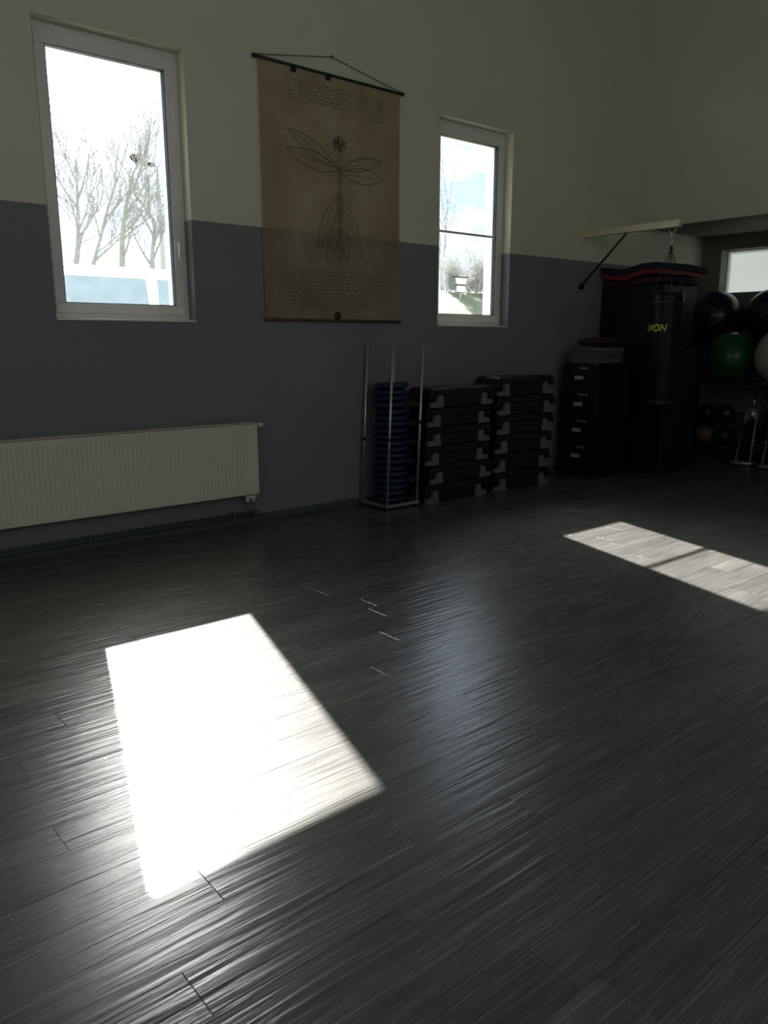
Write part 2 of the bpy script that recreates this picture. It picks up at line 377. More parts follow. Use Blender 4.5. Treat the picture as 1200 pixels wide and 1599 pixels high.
mb = MB(); mb.box(XL - 0.2, XA + 0.2, YF - 0.2, 0.3, ZC, ZC + 0.2); struct(mb, 'ceiling', M['ceiling'])

# floor: vinyl planks with bevelled joints, long side parallel to the window wall
offs = [1.36, 1.709, 1.194, .655, 1.428, .857, .39, 1.096, .60, 1.444, .976, .626, 1.298, .855, 0.3, 1.55, 1.905, 1.441]
W_, L_ = 0.163, 1.18
mb = MB(); rnd = random.Random(5); g_ = 0.0011; dz = -0.0012
y_base = -4.683 - W_ * 30; row = -30
while True:
    y1 = -4.683 + W_ * row; y0 = y1 - W_
    if y0 > -0.0: break
    if y1 > YF:
        off = offs[row] if 0 <= row < len(offs) else rnd.uniform(0, L_)
        x = off - L_ * math.ceil((off - XL) / L_)
        while x < XA:
            xa, xb, ya, yb = max(x, XL), min(x + L_, XA), max(y0, YF), min(y1, 0)
            if xb - xa > 0.01 and yb - ya > 0.01:
                n = len(mb.v)
                mb.v += [(xa, ya, dz), (xb, ya, dz), (xb, yb, dz), (xa, yb, dz), (xa + g_ * 1.7, ya + g_, 0), (xb - g_ * 1.7, ya + g_, 0), (xb - g_ * 1.7, yb - g_, 0), (xa + g_ * 1.7, yb - g_, 0)]
                for q in ((4, 5, 6, 7), (0, 1, 5, 4), (1, 2, 6, 5), (2, 3, 7, 6), (3, 0, 4, 7)): mb.face([n + i for i in q])
            x += L_
    row += 1
struct(mb, 'floor', M['floor'], 'dark grey wood-look plank floor', 'floor', recalc=False)
mb = MB()
pf = [(-0.0, 0), (-0.012, 0), (-0.012, 0.05), (-0.006, 0.058), (-0.0, 0.058)]
mb.prism([(y, z + 0.0005) for y, z in pf], XL, XA, plane='yz'); struct(mb, 'baseboard_back', M['skirt'], 'low grey baseboard along the window wall', 'baseboard')
mb = MB(); mb.box(XA - 0.012, XA, YN, -0.015, 0.0005, 0.06); struct(mb, 'baseboard_alcove', M['skirt'])

# ------------------------------------------------------------------ windows
def ring(mb, a0, a1, z0, z1, w, y0, y1, wt=None):
    wt = wt or w
    mb.box(a0, a1, y0, y1, z1 - wt, z1); mb.box(a0, a1, y0, y1, z0, z0 + w); mb.box(a0, a0 + w, y0, y1, z0 + w, z1 - wt); mb.box(a1 - w, a1, y0, y1, z0 + w, z1 - wt)
def window(n, a, b, bar, handle, label):
    f = MB(); ring(f, a, b, WZ0 + 0.02, WZ1, 0.045, 0.115, 0.168)
    w = struct(f, 'window_%d' % n, M['white'], label, 'window', bevel=0.004)
    s = MB(); a2, b2, c2, d2 = a + 0.037, b - 0.037, WZ0 + 0.055, WZ1 - 0.037; ring(s, a2, b2, c2, d2, 0.072, 0.098, 0.160, 0.098); sash = s.build('sash', M['white'], w, bevel=0.006)
    k = MB(); ring(k, a2 + 0.07, b2 - 0.07, c2 + 0.07, d2 - 0.096, 0.006, 0.103, 0.155); k.build('seal', M['seal'], w)
    p = MB(); p.box(a2 + 0.07, b2 - 0.07, 0.128, 0.134, c2 + 0.07, d2 - 0.096); p.build('pane', M['pane'], w)
    q = MB(); q.box(a + 0.002, b - 0.002, -0.012, 0.114, WZ0 + 0.001, WZ0 + 0.016); q.build('window_sill', M['white'], w, bevel=0.003)
    if bar:
        h = MB(); h.box(a2 + 0.07, b2 - 0.07, 0.118, 0.150, 2.555, 2.577); h.build('glazing_bar', M['white'], w)
    if handle:
        h = MB(); hx = b - 0.075; h.box(hx - 0.014, hx + 0.014, 0.088, 0.0985, 2.20, 2.27)
        h.tube([(hx, 0.09, 2.235), (hx, 0.06, 2.235)], 0.009, 10); h.tube([(hx, 0.062, 2.24), (hx - 0.004, 0.058, 2.2), (hx - 0.010, 0.052, 2.12)], [0.010, 0.011, 0.008], 10)
        h.build('handle', M['white'], w)
    portal((a + b) / 2, 0.31, (WZ0 + WZ1) / 2, b - a, WZ1 - WZ0, (0, -1, 0))
    return w
window(1, *WIN[0], False, True, 'tall white window above the radiator, bare trees and a van outside')
window(2, *WIN[1], True, False, 'tall white window with a thin glazing bar across, between hanging scroll and punching bag')
# high frosted window in the alcove
f = MB(); y0, y1, z0, z1 = AW
for q in ((y0, y1, z1 - 0.012, z1), (y0, y1, z0, z0 + 0.012), (y0, y0 + 0.02, z0 + 0.012, z1 - 0.012), (y1 - 0.012, y1, z0 + 0.012, z1 - 0.012), (-1.25, -1.22, z0 + 0.012, z1 - 0.012)): f.box(XA + 0.165, XA + 0.19, *q)
w3 = struct(f, 'window_3', M['white'], 'low wide frosted window glowing dimly in the alcove above the exercise balls', 'window')
p = MB(); p.box(XA + 0.180, XA + 0.186, y0 + 0.01, y1 - 0.01, z0 + 0.01, z1 - 0.01); p.build('pane', M['frosted'], w3)
# unseen windows added to the opposite long wall as extra daylight
for i, (a, b, c, d) in enumerate(FW):
    f = MB(); ring(f, a, b, c, d, 0.07, YF - 0.12, YF - 0.06); w = struct(f, 'window_%d' % (4 + i), M['white'])
    p = MB(); p.box(a + 0.06, b - 0.06, YF - 0.093, YF - 0.087, c + 0.06, d - 0.06); p.build('pane', M['pane'], w)
    portal((a + b) / 2, YF - 0.22, (c + d) / 2, b - a, d - c, (0, 1, 0))

f = MB(); a, b, c, d = LW
for q in ((a, b, c, c + 0.07), (a, b, d - 0.07, d), (a, a + 0.07, c + 0.07, d - 0.07), (b - 0.07, b, c + 0.07, d - 0.07)): f.box(XL - 0.12, XL - 0.06, *q)
w = struct(f, 'window_7', M['white'])
p = MB(); p.box(XL - 0.093, XL - 0.087, a + 0.06, b - 0.06, c + 0.06, d - 0.06); p.build('pane', M['pane'], w)
portal(XL - 0.22, (a + b) / 2, (c + d) / 2, d - c, b - a, (1, 0, 0))

# ------------------------------------------------------------------ radiator
rad = thing('radiator', 'long cream ribbed panel radiator on the grey wall under the large window', 'radiator', (2.2, -0.08, 0.257))
x0, x1, z0, z1, yf, yb = 1.10, 3.312, 0.257, 0.850, -0.125, -0.04
mb = MB(); pitch = 0.0335; pts = []
n = int((x1 - x0 - 0.05) / pitch)
prof = [(0.0, 0.0), (0.07, -0.0), (0.16, 0.007), (0.32, 0.0075), (0.42, 0.0)]
xs = [x0]; ys = [0.0]
xx = x0 + 0.03
for i in range(n):
    for u, d in prof: xs.append(xx + u * pitch / 0.55 * 0.55); ys.append(d)
    xx += pitch
xs.append(x1); ys.append(0.0)
def zrow(z, k): return [(x, yf + d * k, z) for x, d in zip(xs, ys)]
rows = [zrow(z0, 0), zrow(z0 + 0.022, 0), zrow(z0 + 0.035, 1), zrow(z1 - 0.06, 1), zrow(z1 - 0.045, 0), zrow(z1 - 0.004, 0)]
for r in rows: mb.v += r
for j in range(len(rows) - 1):
    for i in range(len(xs) - 1):
        a = j * len(xs) + i; mb.face([a, a + 1, a + 1 + len(xs), a + len(xs)], 0, j == 2)
mb.build('front_panel', M['rad'], rad, recalc=False)
mb = MB(); mb.box(x0 + 0.004, x1 - 0.004, yf + 0.012, yf + 0.024, z0 + 0.01, z1 - 0.02); mb.box(x0 + 0.01, x1 - 0.01, yb - 0.01, yb, z0 + 0.005, z1 - 0.02); mb.build('water_panel', M['rad'], rad)
for q in (x0, x1 - 0.003):
    mb = MB(); mb.box(q, q + 0.003, yf, yb, z0 + 0.01, z1); mb.build('side_cover', M['rad'], rad)
mb = MB(); mb.box(x0, x1, yf, yf + 0.012, z1 - 0.008, z1); mb.box(x0, x1, yb - 0.012, yb, z1 - 0.008, z1)
k = x0
while k < x1: mb.box(k, k + 0.009, yf + 0.012, yb - 0.012, z1 - 0.006, z1 - 0.001); k += 0.022
mb.build('top_grille', M['rad'], rad)
for bx in (1.4, 3.0):
    mb = MB(); mb.box(bx, bx + 0.03, yb, -0.001, z0 + 0.08, z1 - 0.08); mb.build('mount_bracket', M['rad'], rad)
mb = MB(); mb.lathe([(0.012, 0), (0.012, 0.02), (0.019, 0.022), (0.021, 0.05), (0.019, 0.072), (0.012, 0.076)], (x1, -0.085, 0.825), 'x', 20); mb.build('thermostat_knob', M['rad'], rad)
mb = MB(); mb.box(3.195, 3.29, -0.105, -0.075, 0.222, 0.245)
for px in (3.213, 3.270): mb.lathe([(0.013, 0.19), (0.016, 0.195), (0.016, 0.225), (0.012, 0.23), (0.012, 0.256)], (px, -0.09, 0.0), 'z', 12)
mb.build('valve_block', M['rad'], rad)
for px, pz, py in ((3.213, 0.088, -0.034), (3.270, 0.058, -0.034)):
    mb = MB(); mb.tube([(px, -0.09, 0.195), (px, -0.09, 0.12), (px, -0.085, pz + 0.012), (px, py - 0.012, pz), ], 0.0085, 10); mb.build('feed_pipe', M['pipe'], rad)
for pz, lb in ((0.088, 'upper grey heating pipe running along the wall foot below the radiator'), (0.058, 'lower grey heating pipe running along the wall just above the floor')):
    o = thing('heating_pipe', lb, 'pipe', (0, -0.034, pz), 'heating pipes along the wall foot')
    mb = MB(); mb.tube([(XL + 0.02, -0.034, pz), (0, -0.034, pz), (3.335, -0.034, pz)], 0.0105, 12); mb.build('tube', M['pipe'], o)
    for cx in (0.4, 1.9, 3.1):
        mb = MB(); mb.box(cx, cx + 0.012, -0.047, -0.0005 if pz > 0.06 else -0.0125, pz - 0.013, pz + 0.013); mb.build('pipe_clip', M['pipe'], o)

# ------------------------------------------------------------------ hanging scroll
SX0, SX1, SZ0, SZ1 = 3.487, 4.940, 1.690, 3.645
sc = thing('hanging_scroll', 'large aged parchment wall scroll with faded ink writing and sketch, hung by a cord', 'wall hanging', ((SX0 + SX1) / 2, -0.022, SZ0))
mb = MB()
cx = (SX0 + SX1) / 2
def cf(u, v): return (SX0 + (SX1 - SX0) * u, -0.022 - 0.006 * math.sin(PI * u) * math.sin(PI * v) - 0.002 * math.sin(9 * u + 3 * v), SZ0 + (SZ1 - SZ0) * v)
mb.grid(cf, 40, 40, 0)
IY = 0.0016
def stroke(pts, w, m=1):
    """ink line lying on the cloth: pts are (u,v) fractions of the cloth"""
    P = [cf(*p) for p in pts]
    n0 = len(mb.v)
    for i, p in enumerate(P):
        q = P[min(i + 1, len(P) - 1)]; o = P[max(i - 1, 0)]; tx, tz = q[0] - o[0], q[2] - o[2]; l = math.hypot(tx, tz) or 1
        ww = w * (0.6 + 0.4 * math.sin(PI * (i + 0.5) / len(P)))
        nx, nz = -tz / l * ww / 2, tx / l * ww / 2
        mb.v += [(p[0] + nx, p[1] - IY, p[2] + nz), (p[0] - nx, p[1] - IY, p[2] - nz)]
    for i in range(len(P) - 1): mb.face([n0 + 2 * i, n0 + 2 * i + 1, n0 + 2 * i + 3, n0 + 2 * i + 2], m)
rs = random.Random(11)
def scribble(u0, u1, v, amp=0.006):
    u = u0
    while u < u1:
        ln = rs.uniform(0.018, 0.06); e = min(u + ln, u1); pts = []; k = max(3, int((e - u) / 0.0045))
        for i in range(k + 1): pts.append((u + (e - u) * i / k, v + amp * (rs.random() - 0.5)))
        stroke(pts, 0.0048); u = e + rs.uniform(0.008, 0.016)
for i in range(6): scribble(0.17 + 0.004 * i, 0.64 - 0.012 * (i % 3), 0.955 - 0.0145 * i)
for i in range(6): scribble(0.67 + 0.012 * i, 0.87, 0.945 - 0.0165 * i)
for i in range(11): scribble(0.17, 0.86 - 0.02 * (i % 2), 0.205 - 0.0155 * i, 0.0045)
# plain botanical sketch: a tall flowering plant with two pairs of side stems
def curve(p0, p1, bend, n=14): return [(p0[0] + (p1[0] - p0[0]) * t + bend[0] * math.sin(PI * t), p0[1] + (p1[1] - p0[1]) * t + bend[1] * math.sin(PI * t)) for t in [i / n for i in range(n + 1)]]
def leaf(p0, p1, w):
    d = (p1[0] - p0[0], p1[1] - p0[1]); nrm = (-d[1] * 0.8, d[0] * 0.8)
    for s in (1, -1): stroke(curve(p0, p1, (nrm[0] * w * s, nrm[1] * w * s)), 0.006)
    stroke(curve(p0, p1, (0, 0), 6), 0.003)
for s in (-0.012, 0.012): stroke(curve((0.52 + s, 0.22), (0.53 + s * 0.6, 0.70), (0.006, 0)), 0.005)
for k in range(46):      # flower head
    a = rs.uniform(0, 2 * PI); r0, r1 = rs.uniform(0, 0.02), rs.uniform(0.03, 0.058)
    stroke(curve((0.53 + r0 * math.cos(a), 0.735 + r0 * math.sin(a) * 0.75), (0.53 + r1 * math.cos(a), 0.735 + r1 * math.sin(a) * 0.75), (rs.uniform(-.008, .008), rs.uniform(-.008, .008)), 6), 0.0055)
for p0, p1, w in (((0.53, 0.64), (0.17, 0.765), 0.10), ((0.53, 0.63), (0.16, 0.685), 0.12), ((0.53, 0.64), (0.86, 0.70), 0.10), ((0.53, 0.62), (0.87, 0.625), 0.12),
                  ((0.52, 0.53), (0.36, 0.30), 0.16), ((0.53, 0.53), (0.70, 0.27), 0.16), ((0.52, 0.40), (0.43, 0.255), 0.2), ((0.53, 0.40), (0.60, 0.25), 0.2)):
    leaf(p0, p1, w)
for k in range(26):      # hatching on stems
    v = rs.uniform(0.25, 0.66); stroke([(0.505, v), (0.525, v + 0.006), (0.55, v + 0.004)], 0.003)
mb.build('canvas', [M['canvas'], M['ink']], sc, recalc=False)
mb = MB(); mb.tube([(3.455, -0.026, 3.655), (4.965, -0.026, 3.650)], 0.011, 14); mb.lathe([(0.001, -0.014), (0.016, -0.01), (0.016, 0.01), (0.001, 0.014)], (3.452, -0.026, 3.655), 'x', 14); mb.lathe([(0.001, -0.014), (0.016, -0.01), (0.016, 0.01), (0.001, 0.014)], (4.968, -0.026, 3.650), 'x', 14); mb.build('top_rod', M['dark'], sc)
mb = MB(); mb.tube([(3.475, -0.026, 1.684), (4.952, -0.026, 1.684)], 0.012, 14); mb.build('bottom_rod', M['ink'], sc)
mb = MB(); mb.tube([(3.46, -0.026, 3.665), (4.203, -0.014, 3.797), (4.96, -0.026, 3.66)], 0.0032, 8); mb.build('cord', M['ink'], sc)
mb = MB(); mb.lathe([(0.001, -0.006), (0.030, -0.005), (0.034, 0.0), (0.030, 0.004), (0.001, 0.005)], (4.215, -0.034, 1.725), 'y', 20); tag(mb.build('seal_stamp', M['dark'], sc), 'round black spot near the lower edge', None)
for q in (3.79, 4.13):
    mb = MB(); mb.box(q, q + 0.04, -0.040, -0.018, 3.608, 3.645); mb.build('rod_clip', M['dark'], sc)
mb = MB(); mb.tube([(4.203, 0.0, 3.800), (4.203, -0.022, 3.802)], 0.004, 8); mb.lathe([(0.007, -0.003), (0.007, 0.0)], (4.203, -0.022, 3.802), 'y', 10)
tag(mb.build('picture_nail', M['dark'], None, origin=(4.203, -0.001, 3.80)), 'small dark nail in the cream wall holding the scroll cord', 'nail')

# ------------------------------------------------------------------ disc rack with blue air cushions
RX0, RX1, RY0, RY1 = 4.455, 4.815, -0.425, -0.065
rack = thing('pole_rack', 'slim upright steel pole rack holding a stack of blue air cushions by the wall', 'rack', ((RX0 + RX1) / 2, (RY0 + RY1) / 2, 0))
mb = MB(); zb0, zb1 = 0.022, 0.048
mb.box(RX0 - 0.02, RX1 + 0.02, RY0 - 0.02, RY0 + 0.02, zb0, zb1); mb.box(RX0 - 0.02, RX1 + 0.02, RY1 - 0.02, RY1 + 0.02, zb0, zb1)
mb.box(RX0 - 0.02, RX0 + 0.02, RY0, RY1, zb0, zb1); mb.box(RX1 - 0.02, RX1 + 0.02, RY0, RY1, zb0, zb1); mb.box(RX0, RX1, (RY0 + RY1) / 2 - 0.02, (RY0 + RY1) / 2 + 0.02, zb0, zb1)
mb.build('base_frame', M['pole'], rack, bevel=0.003)
mb = MB(); mb.box(RX0 + 0.02, RX1 - 0.02, RY0 + 0.02, RY1 - 0.02, 0.030, 0.050); mb.build('base_plate', M['black'], rack)
LEAN = 0.085
for i, (px, py, zc) in enumerate(((RX0, RY1, 0.62), (RX0, RY0, 0.64), (RX1, RY0, 0.78), (RX1 - 0.03, RY1, 0.66))):
    mb = MB(); mb.tube([(px, py, 0.045), (px + LEAN, py + 0.02, 1.475)], 0.0125, 14); pl = mb.build('pole', M['pole'], rack)
    mb = MB(); t = (zc - 0.045) / 1.43; c0 = Vector((px + LEAN * t, py + 0.02 * t, zc)); mb.tube([c0 - Vector((0.001, 0, 0.014)), c0 + Vector((0.001, 0, 0.014))], 0.0165, 14)
    mb.build('joint_collar', M['black'], pl)
    if i == 1:
        mb = MB(); mb.tube([c0 + Vector((-0.005, 0, -0.10)), c0 + Vector((-0.003, 0, -0.085))], 0.016, 14); mb.build('joint_collar', M['black'], pl)
for px, py in ((RX0, RY0), (RX1, RY0), (RX0, RY1), (RX1, RY1)):
    mb = MB(); mb.lathe([(0.016, 0.0), (0.018, 0.01), (0.012, 0.024)], (px, py, 0), 'z', 12); mb.build('rubber_foot', M['black'], rack)
ordn = ['lowest', 'second from the bottom', 'third from the bottom', 'fourth from the bottom', 'fifth from the bottom', 'sixth from the bottom', 'seventh from the bottom', 'eighth from the bottom', 'ninth from the bottom', 'tenth from the bottom',
        'ninth from the top', 'eighth from the top', 'seventh from the top', 'sixth from the top', 'fifth from the top', 'fourth from the top', 'third from the top', 'second from the top', 'topmost']
ND = 19; hz = 0.0575
def disc_mesh():
    mb = MB(); R = 0.165
    prof = [(0.0005, -0.022), (0.05, -0.025), (0.11, -0.027), (0.145, -0.024), (0.160, -0.012), (R, 0.0), (0.160, 0.012), (0.145, 0.022), (0.115, 0.026), (0.105, 0.0235), (0.07, 0.027), (0.062, 0.0245), (0.03, 0.027), (0.0005, 0.027)]
    mb.lathe(prof, (0, 0, 0), 'z', 40)
    return mb
rd = random.Random(3); d0 = None
for i in range(ND):
    z = 0.079 + i * hz; t = i / (ND - 1)
    dx = 0.004 + 0.04 * t + rd.uniform(-0.008, 0.008); 
    if i >= ND - 4: dx -= 0.03
    if d0 is None:
        mb = disc_mesh(); d0 = mb.build('air_cushion', M['blue']); o = d0
        mb = MB(); mb.lathe([(0.006, 0), (0.006, 0.004), (0.0005, 0.005)], (0.162, 0, -0.002), 'x', 10); mb.build('valve', M['black'], d0)
        tag(o, '', 'cushion', 'blue air cushions stacked in the pole rack')
    else:
        o = d0.copy(); C.objects.link(o)
        for ch in d0.children: c = ch.copy(); C.objects.link(c); c.parent = o
    o.location = ((RX0 + RX1) / 2 + dx, (RY0 + RY1) / 2 + rd.uniform(-0.004, 0.004), z); o.rotation_euler = (rd.uniform(-0.008, 0.008), (0.03 if i >= ND - 4 else 0.02) + rd.uniform(-0.008, 0.008), rd.uniform(0, 6))
    o['label'] = 'round blue air cushion, %s in the pole rack' % ordn[i]

# ------------------------------------------------------------------ aerobic steps
def make_step(H):
    root = thing('aerobic_step', '', 'step platform', (0, 0, 0), 'black aerobic steps stacked by the wall')
    Lh, Dh = 0.43, 0.16
    mb = MB()          # deck: flat top with skirts flaring out at both ends
    a = [(-Lh + 0.03, -Dh + 0.02, H - 0.004), (Lh - 0.03, -Dh + 0.02, H - 0.004), (-Lh + 0.03, Dh - 0.02, H - 0.004), (Lh - 0.03, Dh - 0.02, H - 0.004)]
    b = [(-Lh + 0.012, -Dh, H - 0.022), (Lh - 0.012, -Dh, H - 0.022), (-Lh + 0.012, Dh, H - 0.022), (Lh - 0.012, Dh, H - 0.022)]
    c = [(-Lh, -Dh, H - 0.068), (Lh, -Dh, H - 0.068), (-Lh, Dh, H - 0.068), (Lh, Dh, H - 0.068)]
    mb.hexa(b + a); mb.hexa(c + b); mb.box(-0.258, 0.258, -Dh + 0.012, Dh - 0.012, 0.004, H - 0.0675)
    for s in (-1, 1): mb.box(min(s * 0.258, s * 0.32), max(s * 0.258, s * 0.32), -Dh + 0.05, Dh - 0.05, 0.004, H - 0.0675)
    zl, zh = H - 0.108, H - 0.0675
    for s in (-1, 1):      # hanging end skirts
        lo, hi = (-Lh, -Lh + 0.05) if s < 0 else (Lh - 0.05, Lh)
        mb.hexa([(lo - (0.012 if s < 0 else 0), -Dh, zl), (hi + (0.012 if s > 0 else 0), -Dh, zl), (lo - (0.012 if s < 0 else 0), Dh, zl), (hi + (0.012 if s > 0 else 0), Dh, zl), (lo, -Dh, zh), (hi, -Dh, zh), (lo, Dh, zh), (hi, Dh, zh)])
    deck = mb.build('deck', M['black'], root, bevel=0.006)
    mb = MB(); mb.box(-Lh + 0.05, Lh - 0.05, -Dh + 0.035, Dh - 0.035, H - 0.0045, H)
    mb.build('tread_mat', M['blacktop'], deck)
    for s in (-1, 1):      # stepped grey feet: tall inner block, low outer ledge
        mb = MB(); w0 = s * 0.255; poly = [(w0, 0), (w0 + s * 0.155, 0), (w0 + s * 0.150, 0.046), (w0 + s * 0.080, 0.048), (w0 + s * 0.070, H - 0.0678), (w0 + s * 0.012, H - 0.0678)]
        mb.prism(poly, -Dh - 0.003, -Dh + 0.045); mb.build('foot', M['stepgrey'], root, bevel=0.004)
        mb = MB(); mb.prism(poly, Dh - 0.045, Dh + 0.003); mb.build('foot', M['stepgrey'], root, bevel=0.004)
    return root
rd = random.Random(8)
so_names = ['lowest', 'second from the bottom', 'third from the bottom', 'third from the top', 'second from the top', 'topmost']
dxs = [0.0, 0.055, 0.0, 0.03, 0.02, 0.055]
dx2 = [0.0, -0.01, 0.01, 0.03, 0.04, 0.015]
for H, cx0, cy0, dd, rz0, where in ((0.180, 5.335, -0.285, dxs, 0.0, 'beside the blue cushions'), (0.193, 6.30, -0.285, dx2, -0.03, 'beside the cabinet')):
    s0 = make_step(H)
    for i in range(6):
        loc = (cx0 + dd[i], cy0 + rd.uniform(-0.006, 0.006), i * (H + 0.0004)); lb = 'black grey-footed aerobic step, %s in the stack %s' % (so_names[i], where); rz = rz0 + rd.uniform(-.012, .012)
        if i == 0: s0.location = loc; s0['label'] = lb; s0.rotation_euler = (0, 0, rz)
        else: dup(s0, loc, lb, rz)

# ------------------------------------------------------------------ drawer cabinet
cabi = thing('drawer_cabinet', 'black four-drawer filing cabinet with small white labels below folded blankets', 'cabinet', (7.59, -0.375, 0))
mb = MB(); mb.box(7.30, 7.90, -0.615, -0.14, 0.02, 1.27); mb.box(7.32, 7.88, -0.60, -0.155, 0.0, 0.02); mb.build('body', M['cab'], cabi, bevel=0.004)
for k in range(4):
    zt = 1.245 - 0.29 * k
    mb = MB(); mb.box(7.282, 7.2995, -0.605, -0.15, zt - 0.28, zt); dr = mb.build('drawer', M['cab'], cabi, bevel=0.003)
    mb = MB(); mb.box(7.268, 7.2822, -0.49, -0.37, zt - 0.040, zt - 0.022); mb.build('handle', M['pole'], dr, bevel=0.003)
    mb = MB(); mb.box(7.2795, 7.2822, -0.425, -0.31, zt - 0.155, zt - 0.115); mb.build('label_card', M['label'], dr)
    mb = MB(); mb.tube([(7.27, -0.33, zt - 0.195), (7.27, -0.40, zt - 0.195)], 0.005, 8); mb.tube([(7.283, -0.34, zt - 0.195), (7.269, -0.34, zt - 0.195)], 0.004, 8); mb.tube([(7.283, -0.39, zt - 0.195), (7.269, -0.39, zt - 0.195)], 0.004, 8); mb.build('pull', M['dark'], dr)
mb = MB(); mb.lathe([(0.011, -0.006), (0.011, 0.0)], (7.300, -0.56, 1.255), 'x', 14); mb.build('lock', M['chrome'], cabi)
# folded blankets and the cushion on top
rb = random.Random(4)
bl = ['lowest', 'second from the bottom', 'second from the top', 'topmost']
for k in range(4):
    zb = 1.2715 + k * 0.042; a0, a1 = 7.29 + rb.uniform(0, 0.03), 7.74 + rb.uniform(-0.03, 0.03); b0, b1 = -0.63 + rb.uniform(-0.02, 0.02), -0.22 + rb.uniform(-0.03, 0.02)
    mb = MB()
    for fold in range(2):
        zz = zb + fold * 0.0205
        sec = [(a0 + 0.008, zz), (a1 - 0.008, zz), (a1, zz + 0.005), (a1, zz + 0.015), (a1 - 0.008, zz + 0.0195), (a0 + 0.008, zz + 0.0195), (a0, zz + 0.015), (a0 - 0.0, zz + 0.005)]
        mb.prism(sec, b0 + 0.01 * fold, b1 - 0.006 * fold)
    tag(mb.build('folded_blanket', M['blanket'], None, origin=((a0 + a1) / 2, (b0 + b1) / 2, zb), bevel=0.004), 'folded grey blanket on the drawer cabinet, %s of the pile' % bl[k], 'blanket', 'folded blankets on the cabinet')
mb = MB()
def cush(u, v):
    a, b = (u - 0.5) * 2, (v - 0.5) * 2; return a, b
cu = (7.55, -0.43, 1.496)
for sgn in (1, -1):
    mb.grid(lambda u, v: (cu[0] + (u - .5) * 0.36, cu[1] + (v - .5) * 0.40, cu[2] + sgn * 0.055 * (max(0, 1 - abs(2 * u - 1) ** 3) * max(0, 1 - abs(2 * v - 1) ** 3)) ** 0.5), 16, 16)
pl = tag(mb.build('cushion', M['darkred'], None, origin=cu), 'dark red stuffed cushion lying on the pile of grey blankets', 'cushion')
mb = MB(); mb.tube([(cu[0] - .18, cu[1] - .2, cu[2]), (cu[0] + .18, cu[1] - .2, cu[2]), (cu[0] + .18, cu[1] + .2, cu[2]), (cu[0] - .18, cu[1] + .2, cu[2]), (cu[0] - .18, cu[1] - .2, cu[2])], 0.004, 6); mb.build('piping', M['darkred'], pl)

# ------------------------------------------------------------------ tall locker with mats on top
lk = thing('tall_locker', 'tall black two-door locker in the dark corner behind the punching bag', 'locker', (8.45, -0.44, 0))
mb = MB(); mb.box(8.12, 8.80, -0.83, -0.03, 0.06, 2.12); mb.box(8.15, 8.78, -0.80, -0.06, 0.0, 0.06); mb.build('body', M['cab'], lk, bevel=0.004)
for a, b in ((-0.825, -0.432), (-0.428, -0.035)):
    mb = MB(); mb.box(8.102, 8.1195, a, b, 0.07, 2.11); d = mb.build('door', M['cab'], lk, bevel=0.002)
    hy = b - 0.05 if a < -0.5 else a + 0.05
    mb = MB(); mb.tube([(8.105, hy, 1.0), (8.085, hy, 1.02), (8.085, hy, 1.14), (8.105, hy, 1.16)], 0.006, 8); mb.build('handle', M['dark'], d)
def mat_sheet(name, pts, thick, w0, w1, mats, label, cat, group=None):
    """thick sagging mat: profile (y,z) swept across x, top and bottom in their own colour"""
    nt_ = []
    mb = MB(); n = 30
    def pos(t):
        f = t * (len(pts) - 1); i = min(int(f), len(pts) - 2); k = f - i; k = k * k * (3 - 2 * k); return pts[i][0] + (pts[i + 1][0] - pts[i][0]) * k, pts[i][1] + (pts[i + 1][1] - pts[i][1]) * k
    mb.grid(lambda u, v: (w0 + (w1 - w0) * v, pos(u)[0], pos(u)[1] + thick + 0.012 * math.sin(7 * u + 4 * v)), n, 12, 0)
    mb.grid(lambda u, v: (w0 + (w1 - w0) * v, pos(u)[0], pos(u)[1] + 0.012 * math.sin(7 * u + 4 * v)), n, 12, 1)
    for v in (0, 1): mb.grid(lambda u, w: (w0 + (w1 - w0) * v, pos(u)[0], pos(u)[1] + thick * w + 0.012 * math.sin(7 * u + 4 * v)), n, 2, 2)
    for u in (0, 1): mb.grid(lambda v, w: (w0 + (w1 - w0) * v, pos(u)[0], pos(u)[1] + thick * w + 0.012 * math.sin(7 * u + 4 * v)), 12, 2, 2)
    o = mb.build(name, mats, None, origin=((w0 + w1) / 2, -0.44, pts[0][1])); return tag(o, label, cat, group)
mat_sheet('folded_mat', [(-0.86, 2.140), (-0.55, 2.138), (-0.3, 2.136), (-0.05, 2.138)], 0.055, 8.10, 8.78, [M['matblue'], M['darkred'], M['darkred']], 'flat dark mat with a dull red edge, lowest on the tall locker', 'mat')
mat_sheet('folded_mat', [(-0.93, 2.212), (-0.75, 2.232), (-0.55, 2.235), (-0.36, 2.198), (-0.2, 2.208), (-0.04, 2.222)], 0.050, 8.06, 8.76, [M['red'], M['red'], M['red']], 'bright red mat layer sagging between dark mats on the tall locker', 'mat')
mat_sheet('folded_mat', [(-0.96, 2.262), (-0.75, 2.285), (-0.55, 2.288), (-0.36, 2.258), (-0.2, 2.262), (-0.03, 2.278)], 0.062, 8.05, 8.78, [M['matblue'], M['matblue'], M['matblue']], 'thick dark blue mat, topmost on the tall locker', 'mat')

# standing dark blue mats beside the locker
mb = MB(); mb.box(8.14, 8.80, -0.925, -0.875, 0.002, 1.40); tag(mb.build('gym_mat', M['matblue'], None, origin=(8.47, -0.90, 0), bevel=0.012), 'dark blue foam mat standing on edge against the locker, behind the punching bag', 'mat')

